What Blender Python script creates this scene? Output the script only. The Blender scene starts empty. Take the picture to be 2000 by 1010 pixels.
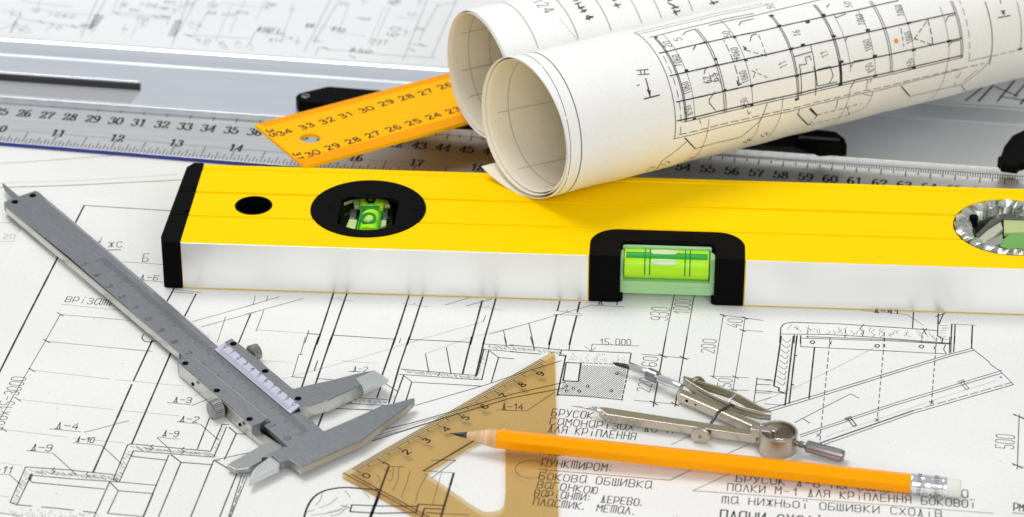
import bpy, math, random
from mathutils import Vector, Matrix
from mathutils.geometry import tessellate_polygon
random.seed(7)
rad = math.radians
S = 0.01                                   # everything below is written in centimetres
scene = bpy.context.scene
COL = scene.collection

# ------------------------------------------------------------------ camera
TH, FPX, HC = rad(30.4166), 6029.4, 61.332
cam = bpy.data.cameras.new("camera")
camo = bpy.data.objects.new("camera", cam)
COL.objects.link(camo)
camo.location = (0, -100*S, HC*S)
camo.rotation_euler = (rad(90) - TH, 0, 0)
cam.sensor_width = 36
cam.lens = FPX/2000*36
cam.clip_start = 0.02
cam.clip_end = 50
cam.dof.use_dof = True
cam.dof.focus_distance = 1.155
cam.dof.aperture_fstop = 14
cam.dof.aperture_blades = 8
scene.camera = camo

# ------------------------------------------------------------------ studio light
world = bpy.data.worlds.new("World")
scene.world = world
world.use_nodes = True
wn = world.node_tree
bg = wn.nodes["Background"]
bg.inputs[0].default_value = (0.91, 0.95, 1.0, 1)
bg.inputs[1].default_value = 0.52

def softbox(name, loc, target, size, power, color):
    l = bpy.data.lights.new(name, 'AREA')
    l.shape = 'RECTANGLE'; l.size = size[0]; l.size_y = size[1]
    l.energy = power; l.color = color
    o = bpy.data.objects.new(name, l); COL.objects.link(o)
    o.location = loc
    d = Vector(target) - Vector(loc)
    o.rotation_euler = d.to_track_quat('-Z', 'Y').to_euler()
    return o
softbox("softbox_key", (-0.45, 0.50, 1.45), (0, 0.05, 0), (0.85, 0.7), 13.5, (1.0, 0.975, 0.94))
softbox("softbox_fill", (0.45, -1.45, 0.95), (0, 0.05, 0), (1.3, 0.9), 12.0, (1.0, 0.98, 0.95))

scene.view_settings.view_transform = 'Standard'
scene.view_settings.look = 'None'
scene.view_settings.exposure = 0.0
scene.view_settings.gamma = 1.0
scene.render.engine = 'CYCLES'
scene.cycles.max_bounces = 12
scene.cycles.transparent_max_bounces = 16

# ------------------------------------------------------------------ finding places on the table from the photograph
CT, ST = math.cos(TH), math.sin(TH)
def ray(px, py):
    x = (px-1000)/FPX; y = (505-py)/FPX
    return Vector((x, CT + y*ST, -ST + y*CT))
CAM = Vector((0, -100, HC))
def P(px, py, z=0.0):
    d = ray(px, py)
    return CAM + d*((z-HC)/d.z)

# ------------------------------------------------------------------ materials
MATS = {}
def mat(name, color, rough=0.5, metal=0.0, **kw):
    m = bpy.data.materials.new(name); m.use_nodes = True
    b = m.node_tree.nodes["Principled BSDF"]
    b.inputs['Base Color'].default_value = (*color, 1)
    b.inputs['Roughness'].default_value = rough
    b.inputs['Metallic'].default_value = metal
    for k, v in kw.items():
        b.inputs[k.replace('_', ' ')].default_value = v
    MATS[name] = m
    return m
def nodes(m):
    t = m.node_tree
    return t, t.nodes, t.links, t.nodes["Principled BSDF"]
def coords(m, scale, angle=0.0, kind='Object'):
    t, N, L, b = nodes(m)
    tc = N.new('ShaderNodeTexCoord'); mp = N.new('ShaderNodeMapping')
    mp.inputs['Scale'].default_value = scale
    mp.inputs['Rotation'].default_value = (0, 0, angle)
    L.new(tc.outputs[kind], mp.inputs[0])
    return mp.outputs[0]
def add_noise_color(m, c1, c2, scale, vec=(1, 1, 1), angle=0.0, lo=0.35, hi=0.65, detail=4):
    t, N, L, b = nodes(m)
    n = N.new('ShaderNodeTexNoise'); n.inputs['Scale'].default_value = scale; n.inputs['Detail'].default_value = detail
    L.new(coords(m, vec, angle), n.inputs['Vector'])
    r = N.new('ShaderNodeValToRGB')
    r.color_ramp.elements[0].position = lo; r.color_ramp.elements[1].position = hi
    r.color_ramp.elements[0].color = (*c1, 1); r.color_ramp.elements[1].color = (*c2, 1)
    L.new(n.outputs['Fac'], r.inputs[0]); L.new(r.outputs[0], b.inputs['Base Color'])
def add_bump(m, scale, strength, dist, vec=(1, 1, 1), angle=0.0, detail=3):
    t, N, L, b = nodes(m)
    n = N.new('ShaderNodeTexNoise'); n.inputs['Scale'].default_value = scale; n.inputs['Detail'].default_value = detail
    L.new(coords(m, vec, angle), n.inputs['Vector'])
    bp = N.new('ShaderNodeBump'); bp.inputs['Strength'].default_value = strength; bp.inputs['Distance'].default_value = dist
    L.new(n.outputs['Fac'], bp.inputs['Height']); L.new(bp.outputs[0], b.inputs['Normal'])
def add_rough_noise(m, lo, hi, scale, vec=(1, 1, 1), angle=0.0):
    t, N, L, b = nodes(m)
    n = N.new('ShaderNodeTexNoise'); n.inputs['Scale'].default_value = scale; n.inputs['Detail'].default_value = 5
    L.new(coords(m, vec, angle), n.inputs['Vector'])
    r = N.new('ShaderNodeMapRange'); r.inputs[3].default_value = lo; r.inputs[4].default_value = hi
    r.inputs[1].default_value = 0.3; r.inputs[2].default_value = 0.7
    L.new(n.outputs['Fac'], r.inputs[0]); L.new(r.outputs[0], b.inputs['Roughness'])

def paper_mat(name, a, b_, rough=0.75):
    m = mat(name, a, rough)
    m.node_tree.nodes["Principled BSDF"].inputs['Specular IOR Level'].default_value = 0.25
    t, N, L, b = nodes(m); v = coords(m, (1, 1, 1))
    n1 = N.new('ShaderNodeTexNoise'); n1.inputs['Scale'].default_value = 11; n1.inputs['Detail'].default_value = 7; L.new(v, n1.inputs[0])
    n2 = N.new('ShaderNodeTexNoise'); n2.inputs['Scale'].default_value = 1300; n2.inputs['Detail'].default_value = 3; L.new(v, n2.inputs[0])
    r1 = N.new('ShaderNodeValToRGB'); r1.color_ramp.elements[0].position = .3; r1.color_ramp.elements[1].position = .7
    r1.color_ramp.elements[0].color = (*[q*.97 for q in a], 1); r1.color_ramp.elements[1].color = (*b_, 1); L.new(n1.outputs['Fac'], r1.inputs[0])
    r2 = N.new('ShaderNodeMapRange'); r2.inputs[1].default_value = .32; r2.inputs[2].default_value = .5; r2.inputs[3].default_value = .945; r2.inputs[4].default_value = 1.01; L.new(n2.outputs['Fac'], r2.inputs[0])
    mu = N.new('ShaderNodeVectorMath'); mu.operation = 'SCALE'; L.new(r1.outputs[0], mu.inputs[0]); L.new(r2.outputs[0], mu.inputs['Scale']); L.new(mu.outputs[0], b.inputs['Base Color'])
    add_bump(m, 700, 0.35, 0.00016, detail=5)
    return m
paper_mat('drawing paper', (0.80, 0.80, 0.775), (0.84, 0.84, 0.82))
paper_mat('back paper', (0.78, 0.785, 0.79), (0.82, 0.825, 0.83))
paper_mat('under paper', (0.80, 0.80, 0.76), (0.84, 0.84, 0.80))
def translucent(m, col, w):
    t, N, L, b = nodes(m); out = N["Material Output"]
    tl = N.new('ShaderNodeBsdfTranslucent'); tl.inputs[0].default_value = (*col, 1)
    mx = N.new('ShaderNodeMixShader'); mx.inputs[0].default_value = w
    L.new(b.outputs[0], mx.inputs[1]); L.new(tl.outputs[0], mx.inputs[2]); L.new(mx.outputs[0], out.inputs[0])
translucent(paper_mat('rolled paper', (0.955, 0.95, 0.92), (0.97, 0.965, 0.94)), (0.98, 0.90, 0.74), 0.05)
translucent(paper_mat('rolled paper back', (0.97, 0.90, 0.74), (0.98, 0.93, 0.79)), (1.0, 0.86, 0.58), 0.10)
mat('black ink', (0.016, 0.016, 0.018), 0.6)
mat('grey ink', (0.10, 0.10, 0.105), 0.7)
mat('pencil line', (0.36, 0.36, 0.36), 0.8)
mat('plan ink', (0.46, 0.46, 0.47), 0.8)
mat('show through', (0.50, 0.43, 0.32), 0.8)
mat('table wood', (0.5, 0.45, 0.38), 0.6)
# paints and plastics
m = mat('yellow paint', (1.0, 0.655, 0.0), 0.36, Specular_IOR_Level=0.03)
add_bump(m, 900, 0.14, 0.0001)
t, N, L, b = nodes(m); n1 = N.new('ShaderNodeTexNoise'); n1.inputs['Scale'].default_value = 95; n1.inputs['Detail'].default_value = 6; n1.inputs['Roughness'].default_value = .7; L.new(coords(m, (1, 1.6, 1)), n1.inputs[0])
r1 = N.new('ShaderNodeValToRGB'); r1.color_ramp.elements[0].position = .285; r1.color_ramp.elements[0].color = (.35, .17, .0, 1); r1.color_ramp.elements[1].position = .305; r1.color_ramp.elements[1].color = (1, .665, 0, 1); L.new(n1.outputs['Fac'], r1.inputs[0]); L.new(r1.outputs[0], b.inputs['Base Color'])
m = mat('orange yellow paint', (1.0, 0.50, 0.0), 0.42, Specular_IOR_Level=0.06); add_bump(m, 700, 0.12, 0.0001)
mat('orange bevel paint', (0.92, 0.36, 0.0), 0.42, Specular_IOR_Level=0.06)
m = mat('pencil paint', (1.0, 0.37, 0.0), 0.26, Specular_IOR_Level=0.08, Coat_Weight=0.06, Coat_Roughness=0.12)
m = mat('black plastic', (0.0035, 0.0035, 0.0035), 0.5, Specular_IOR_Level=0.03); add_bump(m, 2500, 0.15, 0.0001)
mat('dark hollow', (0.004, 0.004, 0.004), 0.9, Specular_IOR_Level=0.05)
mat('brown print', (0.09, 0.018, 0.004), 0.6)
mat('dark blue', (0.012, 0.03, 0.26), 0.4)
# metals
def metal(name, c1, c2, rlo, rhi, angle, stretch=60, sc=14, bump=0.12):
    m = mat(name, c1, rlo, 1.0)
    add_noise_color(m, c1, c2, sc, (1, stretch, 1), angle)
    add_rough_noise(m, rlo, rhi, sc*2, (1, stretch, 1), angle)
    add_bump(m, sc*3, bump, 0.00005, (1, stretch, 1), angle)
    return m
metal('ruler steel', (0.66, 0.67, 0.67), (0.74, 0.75, 0.75), 0.36, 0.46, 0, bump=0.06)
metal('bar aluminium', (0.88, 0.92, 0.97), (0.92, 0.95, 0.98), 0.28, 0.36, 0, bump=0.03)
mat('bright aluminium', (0.85, 0.87, 0.90), 0.3, 1.0)
metal('milled aluminium', (0.97, 0.97, 0.955), (0.99, 0.99, 0.975), 0.36, 0.46, 0, stretch=30, sc=9, bump=0.03)
def add_sharp(m, col, rough, w):
    t, N, L, b = nodes(m); out = N["Material Output"]
    g_ = N.new('ShaderNodeBsdfGlossy'); g_.inputs[0].default_value = (*col, 1); g_.inputs['Roughness'].default_value = rough
    mx = N.new('ShaderNodeMixShader'); mx.inputs[0].default_value = w
    L.new(b.outputs[0], mx.inputs[1]); L.new(g_.outputs[0], mx.inputs[2]); L.new(mx.outputs[0], out.inputs[0])
add_sharp(MATS['milled aluminium'], (.97, .97, .96), .12, .04)
metal('caliper steel', (0.255, 0.265, 0.28), (0.31, 0.32, 0.335), 0.34, 0.42, rad(35), stretch=12, sc=260, bump=0.02)
metal('bright steel', (0.62, 0.65, 0.65), (0.78, 0.80, 0.79), 0.30, 0.40, 0.0, stretch=1, sc=400, bump=0.02)
mat('vernier plate', (0.46, 0.46, 0.56), 0.5, 0.3)
metal('nickel', (0.52, 0.47, 0.39), (0.58, 0.53, 0.45), 0.22, 0.30, 0.0, stretch=1, sc=120, bump=0.015)
mat('jaw lit side steel', (0.44, 0.40, 0.33), 0.35, 1.0)  # brownish lighter steel, the paper's reflection put into the colour
mat('ground steel', (0.66, 0.69, 0.68), 0.36, 1.0)
mat('inner jaw steel', (0.42, 0.44, 0.43), 0.35, 1.0)
mat('chrome', (0.80, 0.80, 0.82), 0.10, 1.0)
mat('knurled steel', (0.30, 0.29, 0.30), 0.30, 1.0)
mat('knurl ridge', (0.50, 0.48, 0.49), 0.25, 1.0)
mat('ferrule', (0.88, 0.88, 0.90), 0.16, 1.0)
mat('eraser', (0.78, 0.77, 0.70), 0.8)
mat('etched black', (0.03, 0.03, 0.035), 0.6)
mat('etched grey', (0.07, 0.07, 0.08), 0.6)
m = mat('cedar', (0.72, 0.45, 0.24), 0.7); add_noise_color(m, (0.60, 0.36, 0.18), (0.80, 0.54, 0.32), 90, (8, 1, 1))
mat('graphite', (0.035, 0.035, 0.04), 0.32, 0.3)
mat('lit side steel', (0.60, 0.60, 0.56), 0.3, 1.0)  # lighter copy of the steel, carries light reflected from the paper

def tinted_clear(name, tint, gloss=0.06, rough=0.05, milky=0.0, milk=(0.6, 0.9, 0.5)):
    m = bpy.data.materials.new(name); m.use_nodes = True
    t = m.node_tree; N = t.nodes; L = t.links
    N.remove(N["Principled BSDF"]); out = N["Material Output"]
    tr = N.new('ShaderNodeBsdfTransparent'); tr.inputs[0].default_value = (*tint, 1)
    gl = N.new('ShaderNodeBsdfGlossy'); gl.inputs['Roughness'].default_value = rough
    fr = N.new('ShaderNodeFresnel'); fr.inputs[0].default_value = 1.42
    mx = N.new('ShaderNodeMixShader')
    ge = N.new('ShaderNodeNewGeometry'); sb = N.new('ShaderNodeMath'); sb.operation = 'SUBTRACT'; sb.inputs[0].default_value = 1.0
    mu = N.new('ShaderNodeMath'); mu.operation = 'MULTIPLY'          # gloss on the outer face only
    L.new(ge.outputs['Backfacing'], sb.inputs[1]); L.new(fr.outputs[0], mu.inputs[0]); L.new(sb.outputs[0], mu.inputs[1])
    L.new(mu.outputs[0], mx.inputs[0]); L.new(tr.outputs[0], mx.inputs[1]); L.new(gl.outputs[0], mx.inputs[2])
    last = mx
    if milky > 0:
        df = N.new('ShaderNodeBsdfPrincipled'); df.inputs['Base Color'].default_value = (*milk, 1); df.inputs['Roughness'].default_value = 0.3
        m2 = N.new('ShaderNodeMixShader'); m2.inputs[0].default_value = milky
        L.new(mx.outputs[0], m2.inputs[1]); L.new(df.outputs[0], m2.inputs[2]); last = m2
    L.new(last.outputs[0], out.inputs[0])
    MATS[name] = m
    return m
tinted_clear('amber acrylic', (0.915, 0.825, 0.635), milky=0.03, milk=(0.5, 0.3, 0.12))
tinted_clear('amber edge', (0.62, 0.45, 0.30), milky=0.2, milk=(0.12, 0.06, 0.03))
tinted_clear('clear acrylic', (0.95, 1.0, 0.95), milky=0.22, milk=(0.62, 0.95, 0.55))
tinted_clear('milky acrylic', (0.92, 1.0, 0.90), milky=0.62, milk=(0.55, 0.92, 0.45))
tinted_clear('vial liquid', (0.7, 1.0, 0.05), milky=0.8, milk=(0.55, 1.0, 0.008))
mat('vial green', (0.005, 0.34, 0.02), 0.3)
mat('vial bubble', (0.58, 0.76, 0.40), 0.15)
mat('vial target', (0.01, 0.20, 0.05), 0.2)
mat('vial pale', (0.55, 0.68, 0.25), 0.2)
m = mat('crystal', (0.36, 0.40, 0.33), 0.16, 0.35, Transmission_Weight=0.5, IOR=1.45); add_noise_color(m, (0.14, 0.18, 0.12), (0.62, 0.62, 0.56), 220, lo=.38, hi=.62)

# ------------------------------------------------------------------ objects
FR = {}
def thing(name, label, cat, o, ang=0.0, group=None):
    e = bpy.data.objects.new(name, None); COL.objects.link(e)
    e.empty_display_size = 0.01
    e.location = Vector(o)*S; e.rotation_euler = (0, 0, ang)
    e['label'] = label; e['category'] = cat
    if group: e['group'] = group
    FR[e.name] = (Matrix.Translation(Vector(o)*S) @ Matrix.Rotation(ang, 4, 'Z')).inverted()
    return e
def root_of(o):
    while o is not None and o.name not in FR: o = o.parent
    return o
def mk(name, vf, material, parent=None, bevel=0, smooth=False, label=None, kind=None, autos=None, seg=2):
    """vf = (verts in world cm, faces)"""
    v, f = vf
    r = root_of(parent) if parent else None
    if r is not None:
        M = FR[r.name]; vv = [M @ (Vector(p)*S) for p in v]
    else:
        vv = [Vector(p)*S for p in v]
    me = bpy.data.meshes.new(name); me.from_pydata([tuple(p) for p in vv], [], f); me.update()
    me.materials.append(MATS[material] if isinstance(material, str) else material)
    if smooth:
        me.shade_smooth()
    o = bpy.data.objects.new(name, me); COL.objects.link(o)
    if parent: o.parent = parent
    if bevel:
        b = o.modifiers.new('bevel', 'BEVEL'); b.width = bevel*S; b.segments = seg; b.limit_method = 'ANGLE'; b.angle_limit = rad(35)
    if smooth and autos:
        me.set_sharp_from_angle(angle=rad(autos))
    if label: o['label'] = label
    if kind: o['kind'] = kind
    return o
def tag(o, label=None, cat=None, kind=None, group=None):
    if label: o['label'] = label
    if cat: o['category'] = cat
    if kind: o['kind'] = kind
    if group: o['group'] = group
    return o
class G:                                    # a growing mesh
    def __init__(s): s.v = []; s.f = []
    def add(s, vf):
        n = len(s.v); s.v += [tuple(p) for p in vf[0]]; s.f += [tuple(i+n for i in q) for q in vf[1]]; return s
    @property
    def vf(s): return (s.v, s.f)
class Frame:
    def __init__(s, o, ex, ey=None, ez=None):
        s.o = Vector(o); s.x = Vector(ex).normalized()
        if ez is None: ez = Vector((0, 0, 1))
        ez = Vector(ez)
        if ey is None:
            s.y = ez.cross(s.x).normalized()
        else:
            s.y = Vector(ey); s.y = (s.y - s.x*s.y.dot(s.x)).normalized()
        s.z = s.x.cross(s.y).normalized()
    def __call__(s, u, v, w=0): return s.o + s.x*u + s.y*v + s.z*w
    def inv(s, p): d = Vector(p)-s.o; return (d.dot(s.x), d.dot(s.y), d.dot(s.z))
    def px(s, x, y, z): a = s.inv(P(x, y, z)); return (a[0], a[1])
def area2(p): return sum(p[i-1][0]*p[i][1]-p[i][0]*p[i-1][1] for i in range(len(p)))
def prism(fr, poly, z0, z1, holes=()):
    poly = [tuple(p) for p in poly]
    if area2(poly) < 0: poly = poly[::-1]
    loops = [poly]
    for h in holes:
        h = [tuple(p) for p in h]
        if area2(h) > 0: h = h[::-1]
        loops.append(h)
    flat = [p for l in loops for p in l]; n = len(flat)
    v = [fr(x, y, z1) for x, y in flat] + [fr(x, y, z0) for x, y in flat]
    f = []
    if len(loops) == 1:
        f.append(tuple(range(n))); f.append(tuple(range(2*n-1, n-1, -1)))
    else:
        tris = tessellate_polygon([[Vector((x, y, 0)) for x, y in l] for l in loops])
        for t in tris:
            a, b, c = [flat[i] for i in t]
            if (b[0]-a[0])*(c[1]-a[1])-(b[1]-a[1])*(c[0]-a[0]) < 0: t = (t[0], t[2], t[1])
            f.append(tuple(t)); f.append((t[2]+n, t[1]+n, t[0]+n))
    s = 0
    for l in loops:
        k = len(l)
        for i in range(k):
            a = s+i; b = s+(i+1) % k
            f.append((a, a+n, b+n, b))
        s += k
    return v, f
def box(fr, a, b):
    return prism(fr, [(a[0], a[1]), (b[0], a[1]), (b[0], b[1]), (a[0], b[1])], a[2], b[2])
def circle(cx, cy, r, n=48, ry=None, a0=0.0, a1=2*math.pi):
    ry = ry or r
    full = abs(a1-a0-2*math.pi) < 1e-6
    k = n if full else n+1
    return [(cx+r*math.cos(a0+(a1-a0)*i/n), cy+ry*math.sin(a0+(a1-a0)*i/n)) for i in range(k)]
def roundrect(x0, y0, x1, y1, r, n=6):
    p = []
    for cx, cy, a in ((x1-r, y1-r, 0), (x0+r, y1-r, 90), (x0+r, y0+r, 180), (x1-r, y0+r, 270)):
        for i in range(n+1):
            t = rad(a+90*i/n); p.append((cx+r*math.cos(t), cy+r*math.sin(t)))
    return p
def lathe(fr, prof, n=48, closed=True):
    """fr.x is the axis; prof = [(along, radius)...]"""
    v = []; f = []; m = len(prof)
    for a, r in prof:
        for i in range(n):
            t = 2*math.pi*i/n
            v.append(fr(a, r*math.cos(t), r*math.sin(t)))
    for j in range(m-1):
        for i in range(n):
            k = (i+1) % n
            f.append((j*n+i, (j+1)*n+i, (j+1)*n+k, j*n+k))
    if closed:
        f.append(tuple(range(n))); f.append(tuple(range(m*n-1, (m-1)*n-1, -1)))
    return v, f
def tube(pts, r, n=10):
    pts = [Vector(p) for p in pts]; v = []; f = []; m = len(pts)
    rr = r if isinstance(r, (list, tuple)) else [r]*m
    up = Vector((0, 0, 1))
    for j, p in enumerate(pts):
        d = (pts[min(j+1, m-1)]-pts[max(j-1, 0)]).normalized()
        a = d.cross(up)
        if a.length < 1e-4: a = d.cross(Vector((1, 0, 0)))
        a.normalize(); b = a.cross(d)
        for i in range(n):
            t = 2*math.pi*i/n; v.append(p+(a*math.cos(t)+b*math.sin(t))*rr[j])
    for j in range(m-1):
        for i in range(n):
            k = (i+1) % n; f.append((j*n+i, j*n+k, (j+1)*n+k, (j+1)*n+i))
    f.append(tuple(range(n-1, -1, -1))); f.append(tuple(range((m-1)*n, m*n)))
    return v, f
def boolean(vf, cutters):
    def tmp(q):
        me = bpy.data.meshes.new('t'); me.from_pydata([tuple(Vector(p)*S) for p in q[0]], [], q[1]); me.update()
        o = bpy.data.objects.new('t', me); COL.objects.link(o); return o
    a = tmp(vf); cs = [tmp(c) for c in cutters]
    for c in cs:
        b = a.modifiers.new('b', 'BOOLEAN'); b.operation = 'DIFFERENCE'; b.solver = 'EXACT'; b.object = c
    bpy.context.view_layer.update()
    ev = a.evaluated_get(bpy.context.evaluated_depsgraph_get())
    me = bpy.data.meshes.new_from_object(ev)
    v = [tuple(p.co/S) for p in me.vertices]; f = [tuple(p.vertices) for p in me.polygons]
    for o in [a]+cs:
        d = o.data; bpy.data.objects.remove(o); bpy.data.meshes.remove(d)
    bpy.data.meshes.remove(me)
    return v, f
def smooth_curve(p, k=5, closed=False):
    if len(p) < 3: return p
    out = []; n = len(p)
    for i in range(n if closed else n-1):
        p0 = p[(i-1) % n] if (closed or i > 0) else p[0]
        p1 = p[i]; p2 = p[(i+1) % n]; p3 = p[(i+2) % n] if (closed or i+2 < n) else p[-1]
        for j in range(k):
            t = j/k
            out.append(tuple(0.5*((2*b)+(-a+c)*t+(2*a-5*b+4*c-d)*t*t+(-a+3*b-3*c+d)*t**3) for a, b, c, d in zip(p0, p1, p2, p3)))
    if not closed: out.append(tuple(p[-1]))
    return out

# ------------------------------------------------------------------ ink: ribbons that lie on a surface
class Flat:
    def __init__(s, z, lift=0.008): s.z = z; s.l = lift
    def uv(s, x, y): p = P(x, y, s.z); return (p.x, p.y)
    def at(s, u, v): return Vector((u, v, s.z+s.l))
    step = 99
class Plane:                                # any frame
    def __init__(s, fr, w, z=None, lift=0.006): s.fr = fr; s.w = w; s.l = lift
    def uv(s, x, y):
        d = ray(x, y); o = s.fr(0, 0, s.w); n = s.fr.z
        t = (o-CAM).dot(n)/d.dot(n); q = s.fr.inv(CAM+d*t); return (q[0], q[1])
    def at(s, u, v): return s.fr(u, v, s.w+s.l)
    step = 99
def ribbon(g, sf, pts, w, thin=None, jit=0.0):
    """pts in surface units; w in cm; thin: pen-angle contrast"""
    P2 = []
    for i, p in enumerate(pts):
        if i and sf.step < 50:
            a = P2[-1]; L = math.hypot(p[0]-a[0], p[1]-a[1]); k = max(1, int(L/sf.step))
            for j in range(1, k): P2.append((a[0]+(p[0]-a[0])*j/k, a[1]+(p[1]-a[1])*j/k))
        P2.append((p[0], p[1]))
    n = len(P2)
    if n < 2: return
    for i in range(n-1):
        a, b = P2[i], P2[i+1]
        dx, dy = b[0]-a[0], b[1]-a[1]; L = math.hypot(dx, dy)
        if L < 1e-6: continue
        dx /= L; dy /= L
        ww = w/2
        if thin: ww *= thin[0]+(1-thin[0])*abs(dx*thin[1]+dy*thin[2])
        e = min(ww*0.5, L*0.3) if n < 4 or sf.step > 50 else 0.0
        a = (a[0]-dx*e, a[1]-dy*e); b = (b[0]+dx*e, b[1]+dy*e)
        j1 = ww*(1+random.uniform(-jit, jit)); j2 = ww*(1+random.uniform(-jit, jit))
        k = len(g.v)
        g.v += [tuple(sf.at(a[0]-dy*j1, a[1]+dx*j1)), tuple(sf.at(a[0]+dy*j1, a[1]-dx*j1)),
                tuple(sf.at(b[0]+dy*j2, b[1]-dx*j2)), tuple(sf.at(b[0]-dy*j2, b[1]+dx*j2))]
        g.f.append((k, k+1, k+2, k+3))
GL = {
'0': '10 01 05 16 36 45 41 30 10', '1': '14 36 30', '2': '05 16 36 45 44 00 40', '3': '05 16 36 45 44 33 13;33 42 41 30 10 01',
'4': '36 02 42;34 30', '5': '46 06 03 33 42 41 30 10 01', '6': '45 36 16 05 01 10 30 41 42 33 13 02', '7': '06 46 10',
'8': '13 04 05 16 36 45 44 33 13 02 01 10 30 41 42 33', '9': '01 10 30 41 45 36 16 05 04 13 33 44',
'А': '46 16 05 01 10 20 42;46 41 50', 'Б': '46 06 00 30 41 42 33 03', 'В': '00 06 36 45 44 33 03;33 42 41 30 00', 'Г': '00 06 46',
'Д': '00 10 26 30 40;00 40', 'Е': '46 06 00 40;03 33', 'Ж': '20 26;00 46;06 40', 'З': '05 16 36 45 44 33 13;33 42 41 30 10 01',
'И': '06 00 46 40', 'Й': '06 00 46 40;17 37', 'І': '20 24;26 27', 'Ї': '20 24;16 17;36 37', 'К': '00 06;46 03 40', 'Л': '00 26 40',
'М': '00 06 23 46 40', 'Н': '00 06;40 46;03 43', 'О': '10 01 05 16 36 45 41 30 10', 'П': '00 06 46 40', 'Р': '00 06 36 45 43 32 02',
'С': '45 36 16 05 01 10 30 41', 'Т': '00 06 46 40;26 20', 'У': '06 22;46 21 10 00', 'Х': '00 46;06 40', 'Ш': '06 00 40 46;20 26',
'Щ': '06 00 40 46;20 26', 'Ь': '06 00 30 41 42 33 03', 'Ю': '00 06;03 13;20 11 15 26 36 45 41 30 20', 'Я': '40 46 16 05 04 13 43;13 00',
'Ц': '06 00 40 46', '-': '03 43', '.': '10 11', ',': '11 00', ':': '11 12;14 15', '=': '02 42;04 44', 'x': '00 44;04 40', '/': '00 46', '|': '10 16;30 36', ' ': ''}
RD = {   # round numerals (x, y in 0..4 / 0..6), smoothed
'0': [[(2, 0), (.6, .9), (.2, 3), (.6, 5.1), (2, 6), (3.4, 5.1), (3.8, 3), (3.4, .9), (2, 0)]],
'1': [[(.8, 4.9), (2.1, 6), (2.1, 0)]],
'2': [[(.4, 4.6), (.9, 5.7), (2.2, 6), (3.4, 5.4), (3.5, 4.1), (2.4, 2.6), (.4, .1)], [(.4, .1), (3.8, .1)]],
'3': [[(.5, 5.2), (1.8, 6), (3.2, 5.5), (3.3, 4.1), (2.3, 3.3), (1.5, 3.2)], [(2.3, 3.2), (3.6, 2.4), (3.7, 1.1), (2.6, .1), (1.2, 0), (.3, .9)]],
'4': [[(3, 0), (3, 6)], [(3, 6), (.1, 1.7)], [(.1, 1.7), (4, 1.7)]],
'5': [[(3.6, 6), (.9, 6)], [(.9, 6), (.6, 3.3)], [(.6, 3.3), (1.7, 3.8), (3, 3.5), (3.8, 2.3), (3.3, .7), (2, 0), (.4, .6)]],
'6': [[(3.4, 5.5), (2.3, 6), (.9, 5), (.3, 2.8), (.7, .8), (2, 0), (3.4, .7), (3.6, 2.1), (2.6, 3.3), (1.2, 3.1), (.5, 2.2)]],
'7': [[(.4, 4.8), (.5, 5.9)], [(.5, 5.9), (3.8, 5.9)], [(3.8, 5.9), (2.3, 3), (1.7, 0)]],
'8': [[(2, 3.2), (.8, 4), (.9, 5.5), (2, 6), (3.1, 5.5), (3.2, 4), (2, 3.2), (.5, 2.2), (.5, .7), (2, 0), (3.5, .7), (3.5, 2.2), (2, 3.2)]],
'9': [[(.6, .5), (1.7, 0), (3.1, 1), (3.7, 3.2), (3.3, 5.2), (2, 6), (.6, 5.3), (.4, 3.9), (1.4, 2.7), (2.8, 2.9), (3.5, 3.8)]],
}
SERIF = {'1': [[(.9, 0), (3.3, 0)]], '4': [[(2.1, 0), (3.9, 0)]], '7': [[(1.0, 0), (2.5, 0)]], '2': [[(3.8, .1), (3.9, 1.2)], [(.2, 4.3), (.7, 4.7)]],
         '5': [[(.2, 1.3), (.6, .5)]], '3': [[(.2, 4.8), (.6, 5.2)], [(.1, 1.2), (.5, .7)]]}
def letters(g, sf, txt, a, b, h, w, mode='draft', jit=0.12, gap=0.32, flip=1, slant=0.0):
    """text on the baseline a->b (surface units), letter height h"""
    dx, dy = b[0]-a[0], b[1]-a[1]; L = math.hypot(dx, dy); dx /= L; dy /= L
    n = len(txt); adv = L/(n-gap) if n > 1 else L; cw = adv*(1-gap) if n > 1 else L
    for i, ch in enumerate(txt):
        if mode == 'draft':
            st = [[(int(q[0]), int(q[1])) for q in s.split()] for s in GL.get(ch, '').split(';') if s]
        else:
            st = [smooth_curve(s, 5) if len(s) > 2 else s for s in RD.get(ch, [])]
            if mode == 'serif': st = st + SERIF.get(ch, [])
        jx = random.uniform(-jit, jit)*cw*0.3; jh = 1+random.uniform(-jit, jit)*0.4
        for s in st:
            pts = []
            for x, y in s:
                u = i*adv+jx+x/4*cw+slant*y/6*h; v = y/6*h*jh
                v *= 1; pts.append((a[0]+dx*u-dy*v*flip, a[1]+dy*u+dx*v*flip))
            th = (0.38, -dy, dx) if mode == 'serif' else None
            ribbon(g, sf, pts, w, thin=th, jit=jit if mode == 'draft' else 0)
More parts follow.
